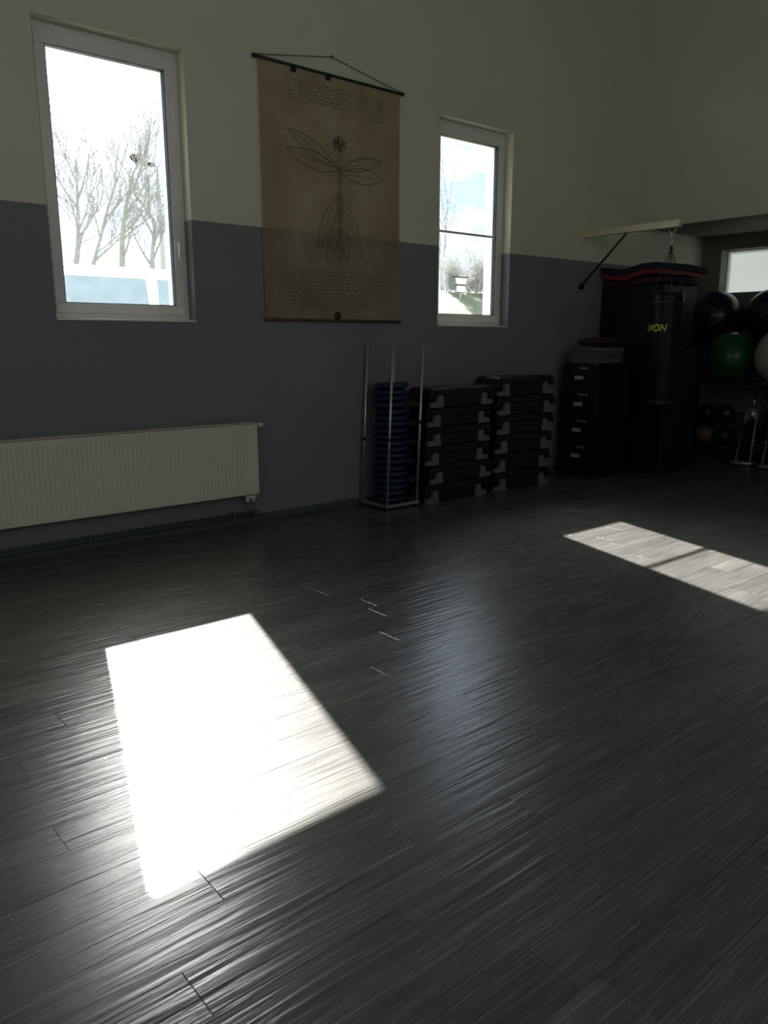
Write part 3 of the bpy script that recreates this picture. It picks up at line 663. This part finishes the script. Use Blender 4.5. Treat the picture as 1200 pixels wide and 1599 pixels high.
# ------------------------------------------------------------------ punching bag and its bracket
bx = 7.72
br = thing('beam_bracket', 'cream painted beam bracket jutting from the wall and carrying the punching bag', 'bracket', (bx, 0, 2.69))
mb = MB(); mb.box(bx - 0.03, bx + 0.03, -1.20, -0.008, 2.652, 2.722); mb.build('beam', M['beam'], br, bevel=0.004)
mb = MB(); mb.box(bx - 0.06, bx + 0.06, -0.010, -0.001, 2.62, 2.75); mb.build('wall_plate', M['beam'], br)
mb = MB(); mb.tube([(bx, -0.575, 2.655), (bx + 0.005, -0.012, 2.135)], 0.0125, 12); mb.build('brace', M['dark'], br)
mb = MB(); mb.box(bx - 0.035, bx + 0.045, -0.014, -0.001, 2.09, 2.15); mb.build('brace_plate', M['dark'], br)
mb = MB(); hy = -1.115; mb.tube([(bx, hy - 0.055, 2.655), (bx, hy - 0.004, 2.585), (bx, hy + 0.004, 2.585), (bx, hy + 0.055, 2.655)], 0.006, 8); mb.build('eye_hook', M['chrome'], br)
bag = thing('punching_bag', 'long black punching bag with yellow lettering hanging by chains in the dark corner', 'punching bag', (bx, hy, 0.78))
bagc = (bx, hy + 0.0, 0)
r = 0.17; z0, z1 = 0.775, 2.0
prof = [(0.001, z0), (0.12, z0 + 0.002), (0.155, z0 + 0.02), (r, z0 + 0.06)]
rr_ = random.Random(2)
for k in range(1, 14): prof.append((r + rr_.uniform(-0.002, 0.002), z0 + 0.06 + (z1 - z0 - 0.10) * k / 14))
prof += [(r, z1 - 0.04), (0.166, z1 - 0.012), (0.155, z1), (0.13, z1 - 0.015), (0.001, z1 - 0.03)]
mb = MB(); mb.lathe(prof, bagc, 'z', 40); bag_o = mb.build('bag_body', M['bag'], bag)
for zz in (z1 - 0.10, z0 + 0.09):
    mb = MB(); mb.lathe([(r + 0.001, -0.02), (r + 0.0035, -0.018), (r + 0.0035, 0.018), (r + 0.001, 0.02)], (bx, hy, zz), 'z', 40); mb.build('band', M['black'], bag_o)
top = Vector((bx, hy, 2.45))
mb = MB(); mb.torus((bx, hy, 2.575), 0.016, 0.004, 'x', 16, 6); mb.tube([(bx, hy - .014, 2.57), (bx, hy - 0.012, 2.50), (bx, hy, 2.475), (bx, hy + 0.012, 2.50), (bx, hy + .014, 2.57)], 0.0045, 8); mb.build('carabiner', M['chrome'], bag)
mb = MB(); mb.lathe([(0.012, -0.02), (0.016, -0.015), (0.016, 0.015), (0.012, 0.02)], (bx, hy, 2.452), 'z', 12); mb.build('swivel', M['dark'], bag)
for k in range(4):
    an = PI / 4 + k * PI / 2; end = Vector((bx + 0.15 * math.cos(an), hy + 0.15 * math.sin(an), z1 - 0.005)); mb = MB(); nl = 15
    dirv = (end - top); 
    for i in range(nl):
        c = top + dirv * ((i + 0.5) / nl); l = dirv.length / nl * 0.72; t = dirv.normalized(); u = t.cross(Vector((1, 0.3, 0))).normalized(); w = t.cross(u)
        if i % 2: u = w
        pts = [c + t * l * math.cos(a) + u * 0.008 * math.sin(a) for a in [2 * PI * j / 10 for j in range(11)]]
        mb.tube(pts, 0.0024, 5, caps=False)
    mb.build('chain', M['dark'], bag)
# yellow printed lettering wrapped round the bag, as on the bag in the photograph
cu_ = bpy.data.curves.new('lettering', 'FONT'); cu_.body = 'KWON'; cu_.size = 0.115; cu_.shear = 0.25; cu_.space_character = 1.05; cu_.offset = 0.0022
to = bpy.data.objects.new('lettering', cu_); C.objects.link(to)
bpy.context.view_layer.update()
me = bpy.data.meshes.new_from_object(to.evaluated_get(bpy.context.evaluated_depsgraph_get())); C.objects.unlink(to); bpy.data.objects.remove(to); 
xs_ = [v.co.x for v in me.vertices]; xmin, xmax = min(xs_), max(xs_)
view = math.atan2(-5.755 - hy, 0.0 - bx)           # direction the middle of the bag faces
TH1 = view + math.radians(6)                        # end of the word
for v in me.vertices:
    th = TH1 - (xmax - v.co.x) / r * (0.30 / (xmax - xmin)); rr = r + 0.0032
    z = 1.607 + v.co.y * 0.88
    v.co = Vector((rr * math.cos(th), rr * math.sin(th), z - 0.78))
me.materials.append(M['yellow'])
lo = bpy.data.objects.new('lettering', me); C.objects.link(lo); lo.parent = bag_o; lo['label'] = 'yellow capital lettering'

# ------------------------------------------------------------------ exercise balls on their rack
br_ = thing('ball_rack', 'dark tubular wall rack carrying the exercise balls in the alcove', 'rack', (9.95, -1.2, 0))
def rails(mb, x0, x1, z, ys): 
    for x in (x0, x1): mb.tube([(x, -2.27, z), (x, -0.12, z)], 0.014, 10)
    for y in ys: mb.tube([(x0, y, z), (x1, y, z)], 0.012, 10)
mb = MB(); rails(mb, 9.36, 9.70, 1.02, (-0.14, -0.5, -1.31, -2.24)); mb.build('lower_rails', M['dark'], br_)
mb = MB(); rails(mb, 9.82, 10.18, 1.505, (-0.9, -1.75, -2.24)); mb.build('upper_rails', M['dark'], br_)
for y in (-0.14, -2.24):
    mb = MB(); mb.tube([(10.30, y, 0.0), (10.30, y, 1.6)], 0.02, 12); mb.tube([(10.30, y, 1.505), (10.18, y, 1.505)], 0.014, 8); mb.tube([(10.30, y, 1.02), (9.70, y, 1.02)], 0.014, 8); mb.tube([(10.30, y, 0.55), (9.68, y, 1.0)], 0.012, 8); mb.build('upright', M['dark'], br_)
def ball(nm, c, r, m, label):
    o = tag(MB().ball(c, r, 0, 40).build('exercise_ball', m, None, origin=c), label, 'exercise ball', 'exercise balls on the alcove rack')
    mb = MB()
    for k in range(-3, 4):
        h = k * 0.045; q = math.sqrt(r * r - h * h); mb.torus((c[0], c[1], c[2] + h), q + 0.0005, 0.0022, 'z', 40, 5)
    mb.build('grip_ribs', m, o)
    mb = MB(); mb.lathe([(0.009, -0.002), (0.011, 0.003), (0.001, 0.004)], (c[0] - r, c[1], c[2]), 'x', 12); mb.build('plug', M['stepgrey'], o)
ball('', (10.0, -0.445, 1.806), 0.335, M['ballblue'], 'dark blue exercise ball below the corner of the frosted window')
ball('', (10.0, -1.20, 1.806), 0.335, M['ballblue'], 'dark blue exercise ball cut by the photo edge, above the silver ball')
ball('', (9.53, -0.945, 1.303), 0.315, M['ballgreen'], 'green exercise ball beside the silver ball')
ball('', (9.53, -1.602, 1.335), 0.34, M['ballsilver'], 'silver-grey exercise ball beside the green ball')

# medicine balls on a low rack under the exercise balls
mr_ = thing('medicine_ball_rack', 'low dark floor rack for medicine balls under the green exercise ball', 'rack', (9.75, -0.7, 0))
for nm, z in (('lower_shelf', 0.18), ('upper_shelf', 0.47)):
    mb = MB(); 
    for x in (9.62, 9.84): mb.tube([(x, -1.02, z), (x, -0.42, z)], 0.011, 8)
    mb.build(nm, M['dark'], mr_)
for y in (-1.02, -0.42):
    mb = MB()
    for x in (9.62, 9.84): mb.tube([(x, y, 0.0), (x, y, 0.62)], 0.012, 8)
    mb.tube([(9.62, y, 0.62), (9.84, y, 0.62)], 0.012, 8); mb.build('side_frame', M['dark'], mr_)
def medball(c, r, m, label):
    o = tag(MB().ball(c, r).build('medicine_ball', m, None, origin=c), label, 'medicine ball', 'medicine balls on the low rack')
    mb = MB(); mb.torus(c, r, 0.003, 'x', 28, 5); mb.torus(c, r, 0.003, 'y', 28, 5); mb.build('seam', M['black'], o)
medball((9.73, -0.58, 0.325), 0.125, M['brown'], 'brown leather medicine ball on the low rack')
medball((9.73, -0.86, 0.325), 0.125, M['black'], 'black medicine ball beside the brown one on the low rack')
medball((9.73, -0.84, 0.605), 0.12, M['ballblue'], 'dark blue medicine ball on the upper shelf of the low rack')
medball((9.73, -0.58, 0.605), 0.12, M['black'], 'black medicine ball above the brown one on the low rack')

# ------------------------------------------------------------------ indoor bikes
def make_bike():
    root = thing('exercise_bike', '', 'exercise bike', (0, 0, 0))
    # local: front wheel end towards -x, y across
    mb = MB(); mb.tube([(0, -0.15, 0.035), (0, 0.15, 0.035)], 0.022, 14); mb.build('front_stabilizer', M['forkmetal'], root)
    for y in (-0.135, 0.135):
        mb = MB(); mb.lathe([(0.012, -0.012), (0.026, -0.01), (0.026, 0.01), (0.012, 0.012)], (-0.012, y, 0.026), 'y', 16); mb.build('transport_wheel', M['dark'], root)
    for s in (-1, 1):
        mb = MB(); mb.tube([(0.0, s * 0.085, 0.05), (0.075, s * 0.075, 0.33), (0.145, s * 0.062, 0.57)], 0.0135, 12); lg = mb.build('fork_leg', M['forkmetal'], root)
        mb = MB(); mb.lathe([(0.014, -0.012), (0.020, -0.008), (0.020, 0.008), (0.010, 0.014)], (0.072, s * 0.092, 0.31), 'y', 14); mb.build('axle_nut', M['chrome'], lg)
    # crown plate: rounded head with an arched cut-out
    poly = [(-0.078, 0.0), (-0.078, 0.06)] + [(-0.072 * math.cos(a), 0.075 + 0.075 * math.sin(a)) for a in [PI * i / 12 for i in range(13)]] + [(0.078, 0.06), (0.078, 0.0), (0.052, 0.0)] + [(0.05 * math.cos(a), 0.0 + 0.045 * math.sin(a)) for a in [PI * i / 10 for i in range(1, 10)]] + [(-0.052, 0.0)]
    mb = MB(); n0 = len(mb.v)
    for x in (0.135, 0.160):
        for y, z in poly: mb.v.append((x + z * 0.29, y, 0.55 + z))
    n = len(poly); mb.face(list(range(n))[::-1]); mb.face(list(range(n, 2 * n)))
    for i in range(n): mb.face([i, (i + 1) % n, n + (i + 1) % n, n + i])
    cp = mb.build('fork_crown', M['forkmetal'], root)
    mb = MB(); mb.lathe([(0.001, -0.012), (0.03, -0.010), (0.036, -0.004), (0.046, -0.002), (0.046, 0.004)], (0.153, 0, 0.625), 'x', 24); mb.build('round_badge', M['pole'], cp)
    mb = MB(); mb.torus((0.115, 0, 0.32), 0.205, 0.022, 'y', 36, 8); mb.lathe([(0.035, -0.02), (0.2, -0.009), (0.2, 0.009), (0.035, 0.02)], (0.115, 0, 0.32), 'y', 36); mb.tube([(0.115, -0.09, 0.32), (0.115, 0.09, 0.32)], 0.01, 8); mb.build('flywheel', M['cab'], root)
    mb = MB(); mb.tube([(0.18, 0, 0.69), (0.235, 0, 0.88)], 0.012, 10); hs = mb.build('handlebar_post', M['chrome'], root)
    mb = MB(); mb.tube([(0.235, 0, 0.86), (0.25, 0, 0.93)], 0.02, 10); mb.tube([(0.12, -0.14, 0.96), (0.16, -0.15, 0.94), (0.25, -0.1, 0.93), (0.25, 0.1, 0.93), (0.16, 0.15, 0.94), (0.12, 0.14, 0.96)], 0.013, 8); mb.build('handlebar', M['black'], root)
    mb = MB(); mb.tube([(0.16, 0, 0.60), (0.5, 0, 0.36), (0.72, 0, 0.30), (0.86, 0, 0.06)], 0.022, 10); mb.tube([(0.62, 0, 0.33), (0.70, 0, 0.62)], 0.02, 10); mb.build('frame', M['dark'], root)
    mb = MB(); mb.tube([(0.69, 0, 0.60), (0.72, 0, 0.80)], 0.013, 10); mb.build('seat_post', M['chrome'], root)
    mb = MB(); mb.grid(lambda u, v: (0.58 + 0.27 * u, (v - 0.5) * 2 * (0.025 + 0.075 * u ** 1.5), 0.83 + 0.015 * math.sin(PI * v) - 0.02 * abs(2 * v - 1) ** 2), 10, 10); mb.box(0.60, 0.80, -0.03, 0.03, 0.795, 0.825); mb.build('saddle', M['black'], root)
    mb = MB(); mb.tube([(0.86, -0.15, 0.035), (0.86, 0.15, 0.035)], 0.022, 12); mb.build('rear_stabilizer', M['dark'], root)
    mb = MB(); mb.lathe([(0.02, -0.04), (0.07, -0.035), (0.07, -0.025), (0.02, -0.02)], (0.48, 0, 0.33), 'y', 20); mb.tube([(0.48, -0.08, 0.33), (0.48, 0.08, 0.33)], 0.012, 8); mb.tube([(0.48, -0.08, 0.33), (0.55, -0.085, 0.18)], 0.01, 8); mb.tube([(0.48, 0.08, 0.33), (0.41, 0.085, 0.48)], 0.01, 8); mb.build('crank', M['dark'], root)
    for s, c in ((-1, (0.55, 0.18)), (1, (0.41, 0.48))):
        mb = MB(); mb.box(c[0] - 0.045, c[0] + 0.045, min(s * 0.09, s * 0.15), max(s * 0.09, s * 0.15), c[1] - 0.012, c[1] + 0.012); mb.build('pedal', M['black'], root)
    return root
bk = make_bike(); bk.location = (9.50, -1.225, 0); bk.rotation_euler = (0, 0, 0.10); bk['group'] = 'exercise bikes in the alcove'
bk['label'] = 'dark exercise bike with whole silver front fork in view below the green ball'
dup(bk, (9.43, -1.585, 0), 'dark exercise bike with silver front fork cut off by the photo edge', 0.10)

# ------------------------------------------------------------------ outside
def ground_z(y): 
    t = min(1, max(0, (y - 6) / 9.0)); return -0.02 + 3.3 * t * t * (3 - 2 * t)
mb = MB(); mb.grid(lambda u, v: (-15 + 75 * u, 0.31 + 49 * v, ground_z(0.31 + 49 * v) + (0.08 * math.sin(9 * u * 5) * math.sin(14 * v * 3) if v > 0.12 else 0)), 60, 50)
struct(mb, 'ground', M['grass'], 'pale grass bank rising outside the windows', 'ground', recalc=False)

def branch_tree(name, base, h, seed, spread, label, r0=0.13, levels=4, nb=5, group='bare trees outside', lean=(0, 0), lowfork=0.25, dens=1.0):
    rr = random.Random(seed); mb = MB(); base = Vector(base)
    def grow(p, d, ln, rad, lv):
        n = 5; pts = [p]; q = Vector(p); dd = Vector(d)
        for i in range(n):
            dd = (dd + Vector((rr.gauss(0, 0.09), rr.gauss(0, 0.09), 0.05 if lv else 0.02))).normalized(); q = q + dd * ln / n; pts.append(q.copy())
        rs = [max(0.006, rad * (1 - 0.62 * i / n)) for i in range(n + 1)]
        mb.tube(pts, rs, 6 if lv == 0 else 4, caps=False)
        if lv >= levels: return
        k = max(2, int((nb + (3 if lv == 0 else 0) + rr.randint(-1, 1)) * dens))
        for j in range(k):
            t = lowfork + (1 - lowfork) * (j + rr.random() * 0.8) / k if lv == 0 else 0.2 + 0.8 * (j + rr.random()) / k
            f = min(t, 0.999) * n; i = int(f); pp = pts[i].lerp(pts[i + 1], f - i)
            a = rr.uniform(0, 2 * PI); tilt = rr.uniform(0.35, 0.85) * spread
            u = dd.cross(Vector((math.cos(a), math.sin(a), 0.15))).normalized()
            nd = (dd * math.cos(tilt) + u * math.sin(tilt)).normalized(); nd.z = max(nd.z, 0.1)
            grow(pp, nd, ln * rr.uniform(0.42, 0.62), max(0.007, rad * rr.uniform(0.35, 0.5)), lv + 1)
    grow(base, Vector((lean[0], lean[1], 1)).normalized(), h * 0.62, r0, 0)
    return tag(mb.build(name, M['bark'], None, recalc=False, origin=base), label, 'tree', group)
YT = 20.0
branch_tree('bare_tree', (8.75, YT, 3.2), 5.2, 1, 0.9, 'bare leafless tree standing in the edge of the large window, away from the lamp post', 0.10, 4, 5, lean=(0.1, 0))
branch_tree('bare_tree', (9.55, YT + 0.6, 3.2), 5.0, 22, 0.8, 'bare slender tree in the middle of the trees seen through the large window', 0.085, 4, 5)
branch_tree('bare_tree', (10.38, YT, 3.2), 5.6, 5, 0.8, 'bare bushy tree with a dark bird nest near its top', 0.11, 4, 5)
branch_tree('bare_tree', (11.2, YT - 0.4, 3.2), 3.7, 9, 0.8, 'bare tree directly beside the street lamp outside the large window', 0.10, 4, 5, lean=(0.06, 0))
branch_tree('bare_tree', (7.9, YT + 1.5, 3.2), 4.6, 31, 1.0, 'short bare tree leaning behind the window sash edge outside', 0.09, 4, 5)
nest = MB(); nc = Vector((11.06, YT, 7.30)); rn = random.Random(6)
for k in range(130):
    a = rn.uniform(0, 2 * PI); rad = rn.uniform(0.05, 0.17); p = nc + Vector((rad * math.cos(a), rad * math.sin(a), rn.uniform(-0.1, 0.06))); t = Vector((-math.sin(a), math.cos(a), rn.uniform(-.4, .4))); nest.tube([p - t * 0.15, p + t * 0.15], 0.014, 4)
tag(nest.build('bird_nest', M['nest'], None, recalc=False, origin=nc), 'dark twiggy bird nest high in a bare tree', 'nest')
# street lamp
lx, ly = 11.75, 20.0
lamp = thing('street_lamp', 'tall pale street lamp with one arm, among the bare trees outside', 'street lamp', (lx, ly, 3.26))
mb = MB(); mb.tube([(lx, ly, 3.22), (lx, ly, 5.0), (lx - 0.02, ly, 7.1)], [0.10, 0.075, 0.05], 12); mb.build('pole', M['paletrunk'], lamp)
mb = MB(); mb.tube([(lx - 0.02, ly, 7.08), (lx - 0.12, ly, 7.12), (lx - 0.3, ly, 7.13)], 0.035, 8); mb.build('arm', M['paletrunk'], lamp)
mb = MB(); mb.hexa([(lx - 0.75, ly - 0.09, 7.09), (lx - 0.12, ly - 0.11, 7.06), (lx - 0.75, ly + 0.09, 7.09), (lx - 0.12, ly + 0.11, 7.06), (lx - 0.72, ly - 0.06, 7.16), (lx - 0.15, ly - 0.07, 7.20), (lx - 0.72, ly + 0.06, 7.16), (lx - 0.15, ly + 0.07, 7.20)]); mb.build('lamp_head', M['dark'], lamp, bevel=0.02)
# shrubs and thin trees outside the second window
YB = 15.0
branch_tree('bare_tree', (19.9, YB, 3.0), 6.0, 41, 0.5, 'thin tall bare sapling rising behind the white sign outside', 0.05, 3, 4, lean=(0, 0))
branch_tree('bare_tree', (20.75, YB + 1, 3.1), 5.6, 43, 0.5, 'thin tall bare sapling between the white sign and the thicket outside', 0.05, 3, 4)
for i, (x, y, h, sd, lb) in enumerate(((19.7, 14.2, 1.2, 51, 'dense twiggy leafless bush nearest the white sign outside'), (20.55, 14.2, 1.65, 52, 'dense twiggy leafless bush in the middle of the thicket outside the second window'), (21.25, 14.2, 1.35, 53, 'dense twiggy leafless bush furthest from the white sign outside'))):
    rr = random.Random(sd); mb = MB(); b0 = Vector((x, y, ground_z(y) - 0.1))
    for k in range(15):
        a = rr.uniform(0, 2 * PI); d = Vector((math.cos(a) * rr.uniform(0.1, 0.75), math.sin(a) * rr.uniform(0.1, 0.75), 1)).normalized(); ln = h * rr.uniform(0.55, 1.0)
        p = b0 + Vector((rr.uniform(-.3, .3), rr.uniform(-.3, .3), 0)); pts = [p]
        for s in range(6):
            d = (d + Vector((rr.gauss(0, .14), rr.gauss(0, .14), 0))).normalized(); p = p + d * ln / 6; pts.append(p.copy())
        mb.tube(pts, [0.022 - 0.0022 * s for s in range(7)], 4, caps=False)
        for s in range(1, 7):
            for q in range(5):
                d2 = (d + Vector((rr.gauss(0, .7), rr.gauss(0, .7), rr.gauss(0, .4)))).normalized(); p2 = pts[s]; l2 = rr.uniform(0.15, 0.5)
                mid = p2 + d2 * l2 * .5 + Vector((rr.gauss(0, .03), rr.gauss(0, .03), rr.gauss(0, .03))); mb.tube([p2, mid, p2 + d2 * l2], [0.010, 0.008, 0.005], 3, caps=False)
                for w in range(2):
                    d3 = (d2 + Vector((rr.gauss(0, .8), rr.gauss(0, .8), rr.gauss(0, .5)))).normalized(); mb.tube([mid, mid + d3 * rr.uniform(.1, .3)], [0.006, 0.004], 3, caps=False)
    tag(mb.build('bare_bush', M['twig'], None, recalc=False, origin=b0), lb, 'bush', 'bare bushes outside')
# sign on a post
sx, sy = 18.8, 13.0; gz = ground_z(sy)
sg = thing('sign_post', 'white two-panel sign on a thin post in front of the bushes outside', 'sign', (sx, sy, gz))
mb = MB(); mb.tube([(sx + 0.02, sy + 0.03, gz - 0.05), (sx + 0.02, sy + 0.03, 3.60)], 0.03, 10); mb.build('post', M['paletrunk'], sg)
mb = MB(); mb.prism([(sx - 0.20, 3.33), (sx + 0.22, 3.33), (sx + 0.27, 3.53), (sx - 0.25, 3.53)], sy - 0.02, sy); p = mb.build('upper_panel', M['sign'], sg); mb = MB(); mb.box(sx - 0.34, sx + 0.30, sy - 0.05, sy + 0.05, 3.53, 3.565); mb.build('cap_rail', M['dark'], sg)
mb = MB(); mb.box(sx - 0.19, sx + 0.20, sy - 0.02, sy, 3.09, 3.28); mb.build('lower_panel', M['sign'], sg)
mb = MB(); mb.box(sx - 0.20, sx + 0.21, sy - 0.015, sy + 0.02, 3.285, 3.325); mb.box(sx - 0.20, sx + 0.21, sy - 0.015, sy + 0.02, 3.065, 3.085); mb.build('panel_rail', M['dark'], sg)
# parked van
vx0, vx1, vy0, vy1 = 2.1, 6.9, 3.0, 4.95
van = thing('parked_van', 'white parked van close outside the large window, only its roof and side glass in view', 'van', ((vx0 + vx1) / 2, (vy0 + vy1) / 2, 0))
mb = MB()
sec = [(vy0 + 0.02, 0.35), (vy0 - 0.02, 1.0), (vy0, 1.35), (vy0 + 0.10, 2.14), (vy0 + 0.16, 2.26), (vy0 + 0.32, 2.335), (vy0 + 0.7, 2.37), (vy1 - 0.7, 2.37), (vy1 - 0.32, 2.335), (vy1 - 0.16, 2.26), (vy1 - 0.10, 2.14), (vy1, 1.35), (vy1 + 0.02, 1.0), (vy1 - 0.02, 0.35)]
n = len(sec); stn = [(vx0, 0.0, 0.95), (vx0 + 0.06, 0.03, 0.985), (vx0 + 0.5, 0.0, 1.0), (vx1 - 1.7, 0.0, 1.0), (vx1 - 1.3, 0, 0.985), (vx1 - 0.75, 0, 0.60), (vx1 - 0.1, 0, 0.50), (vx1, 0, 0.42)]
for x, _, k in stn:
    for y, z in sec: mb.v.append((x, y, 0.35 + (z - 0.35) * k))
for i in range(len(stn) - 1):
    for j in range(n - 1): mb.face([i * n + j, i * n + j + 1, (i + 1) * n + j + 1, (i + 1) * n + j], 0, True)
    mb.face([i * n, (i + 1) * n, (i + 1) * n + n - 1, i * n + n - 1])
mb.face(list(range(n))); mb.face([(len(stn) - 1) * n + j for j in range(n)])
mb.build('body', M['van'], van)
for a, b in ((vx0 + 0.25, vx0 + 1.75), (vx0 + 1.83, vx0 + 3.05)):
    mb = MB(); yy = lambda z: vy0 + 0.10 * (z - 1.35) / 0.79 - 0.006
    mb.hexa([(a, yy(1.42), 1.42), (b, yy(1.42), 1.42), (a, yy(1.42) + 0.012, 1.42), (b, yy(1.42) + 0.012, 1.42), (a + 0.03, yy(2.2), 2.2), (b - 0.03, yy(2.2), 2.2), (a + 0.03, yy(2.2) + 0.012, 2.2), (b - 0.03, yy(2.2) + 0.012, 2.2)]); mb.build('side_window', M['vanglass'], van, bevel=0.004)
mb = MB(); mb.tube([(vx0 + 0.2, vy0 + 0.20, 2.30), (vx1 - 1.8, vy0 + 0.20, 2.30)], 0.012, 8); mb.build('roof_gutter', M['paletrunk'], van)
for x in (vx0 + 0.95, vx1 - 0.95):
    for y in (vy0 + 0.12, vy1 - 0.12):
        mb = MB(); mb.lathe([(0.18, -0.1), (0.31, -0.1), (0.34, -0.06), (0.34, 0.06), (0.31, 0.1), (0.18, 0.1)], (x, y, 0.335), 'y', 28); wh = mb.build('wheel', M['tyre'], van)
        mb = MB(); mb.lathe([(0.001, -0.09), (0.18, -0.095), (0.18, 0.095), (0.001, 0.09)], (x, y, 0.335), 'y', 20); mb.build('hubcap', M['chrome'], wh)
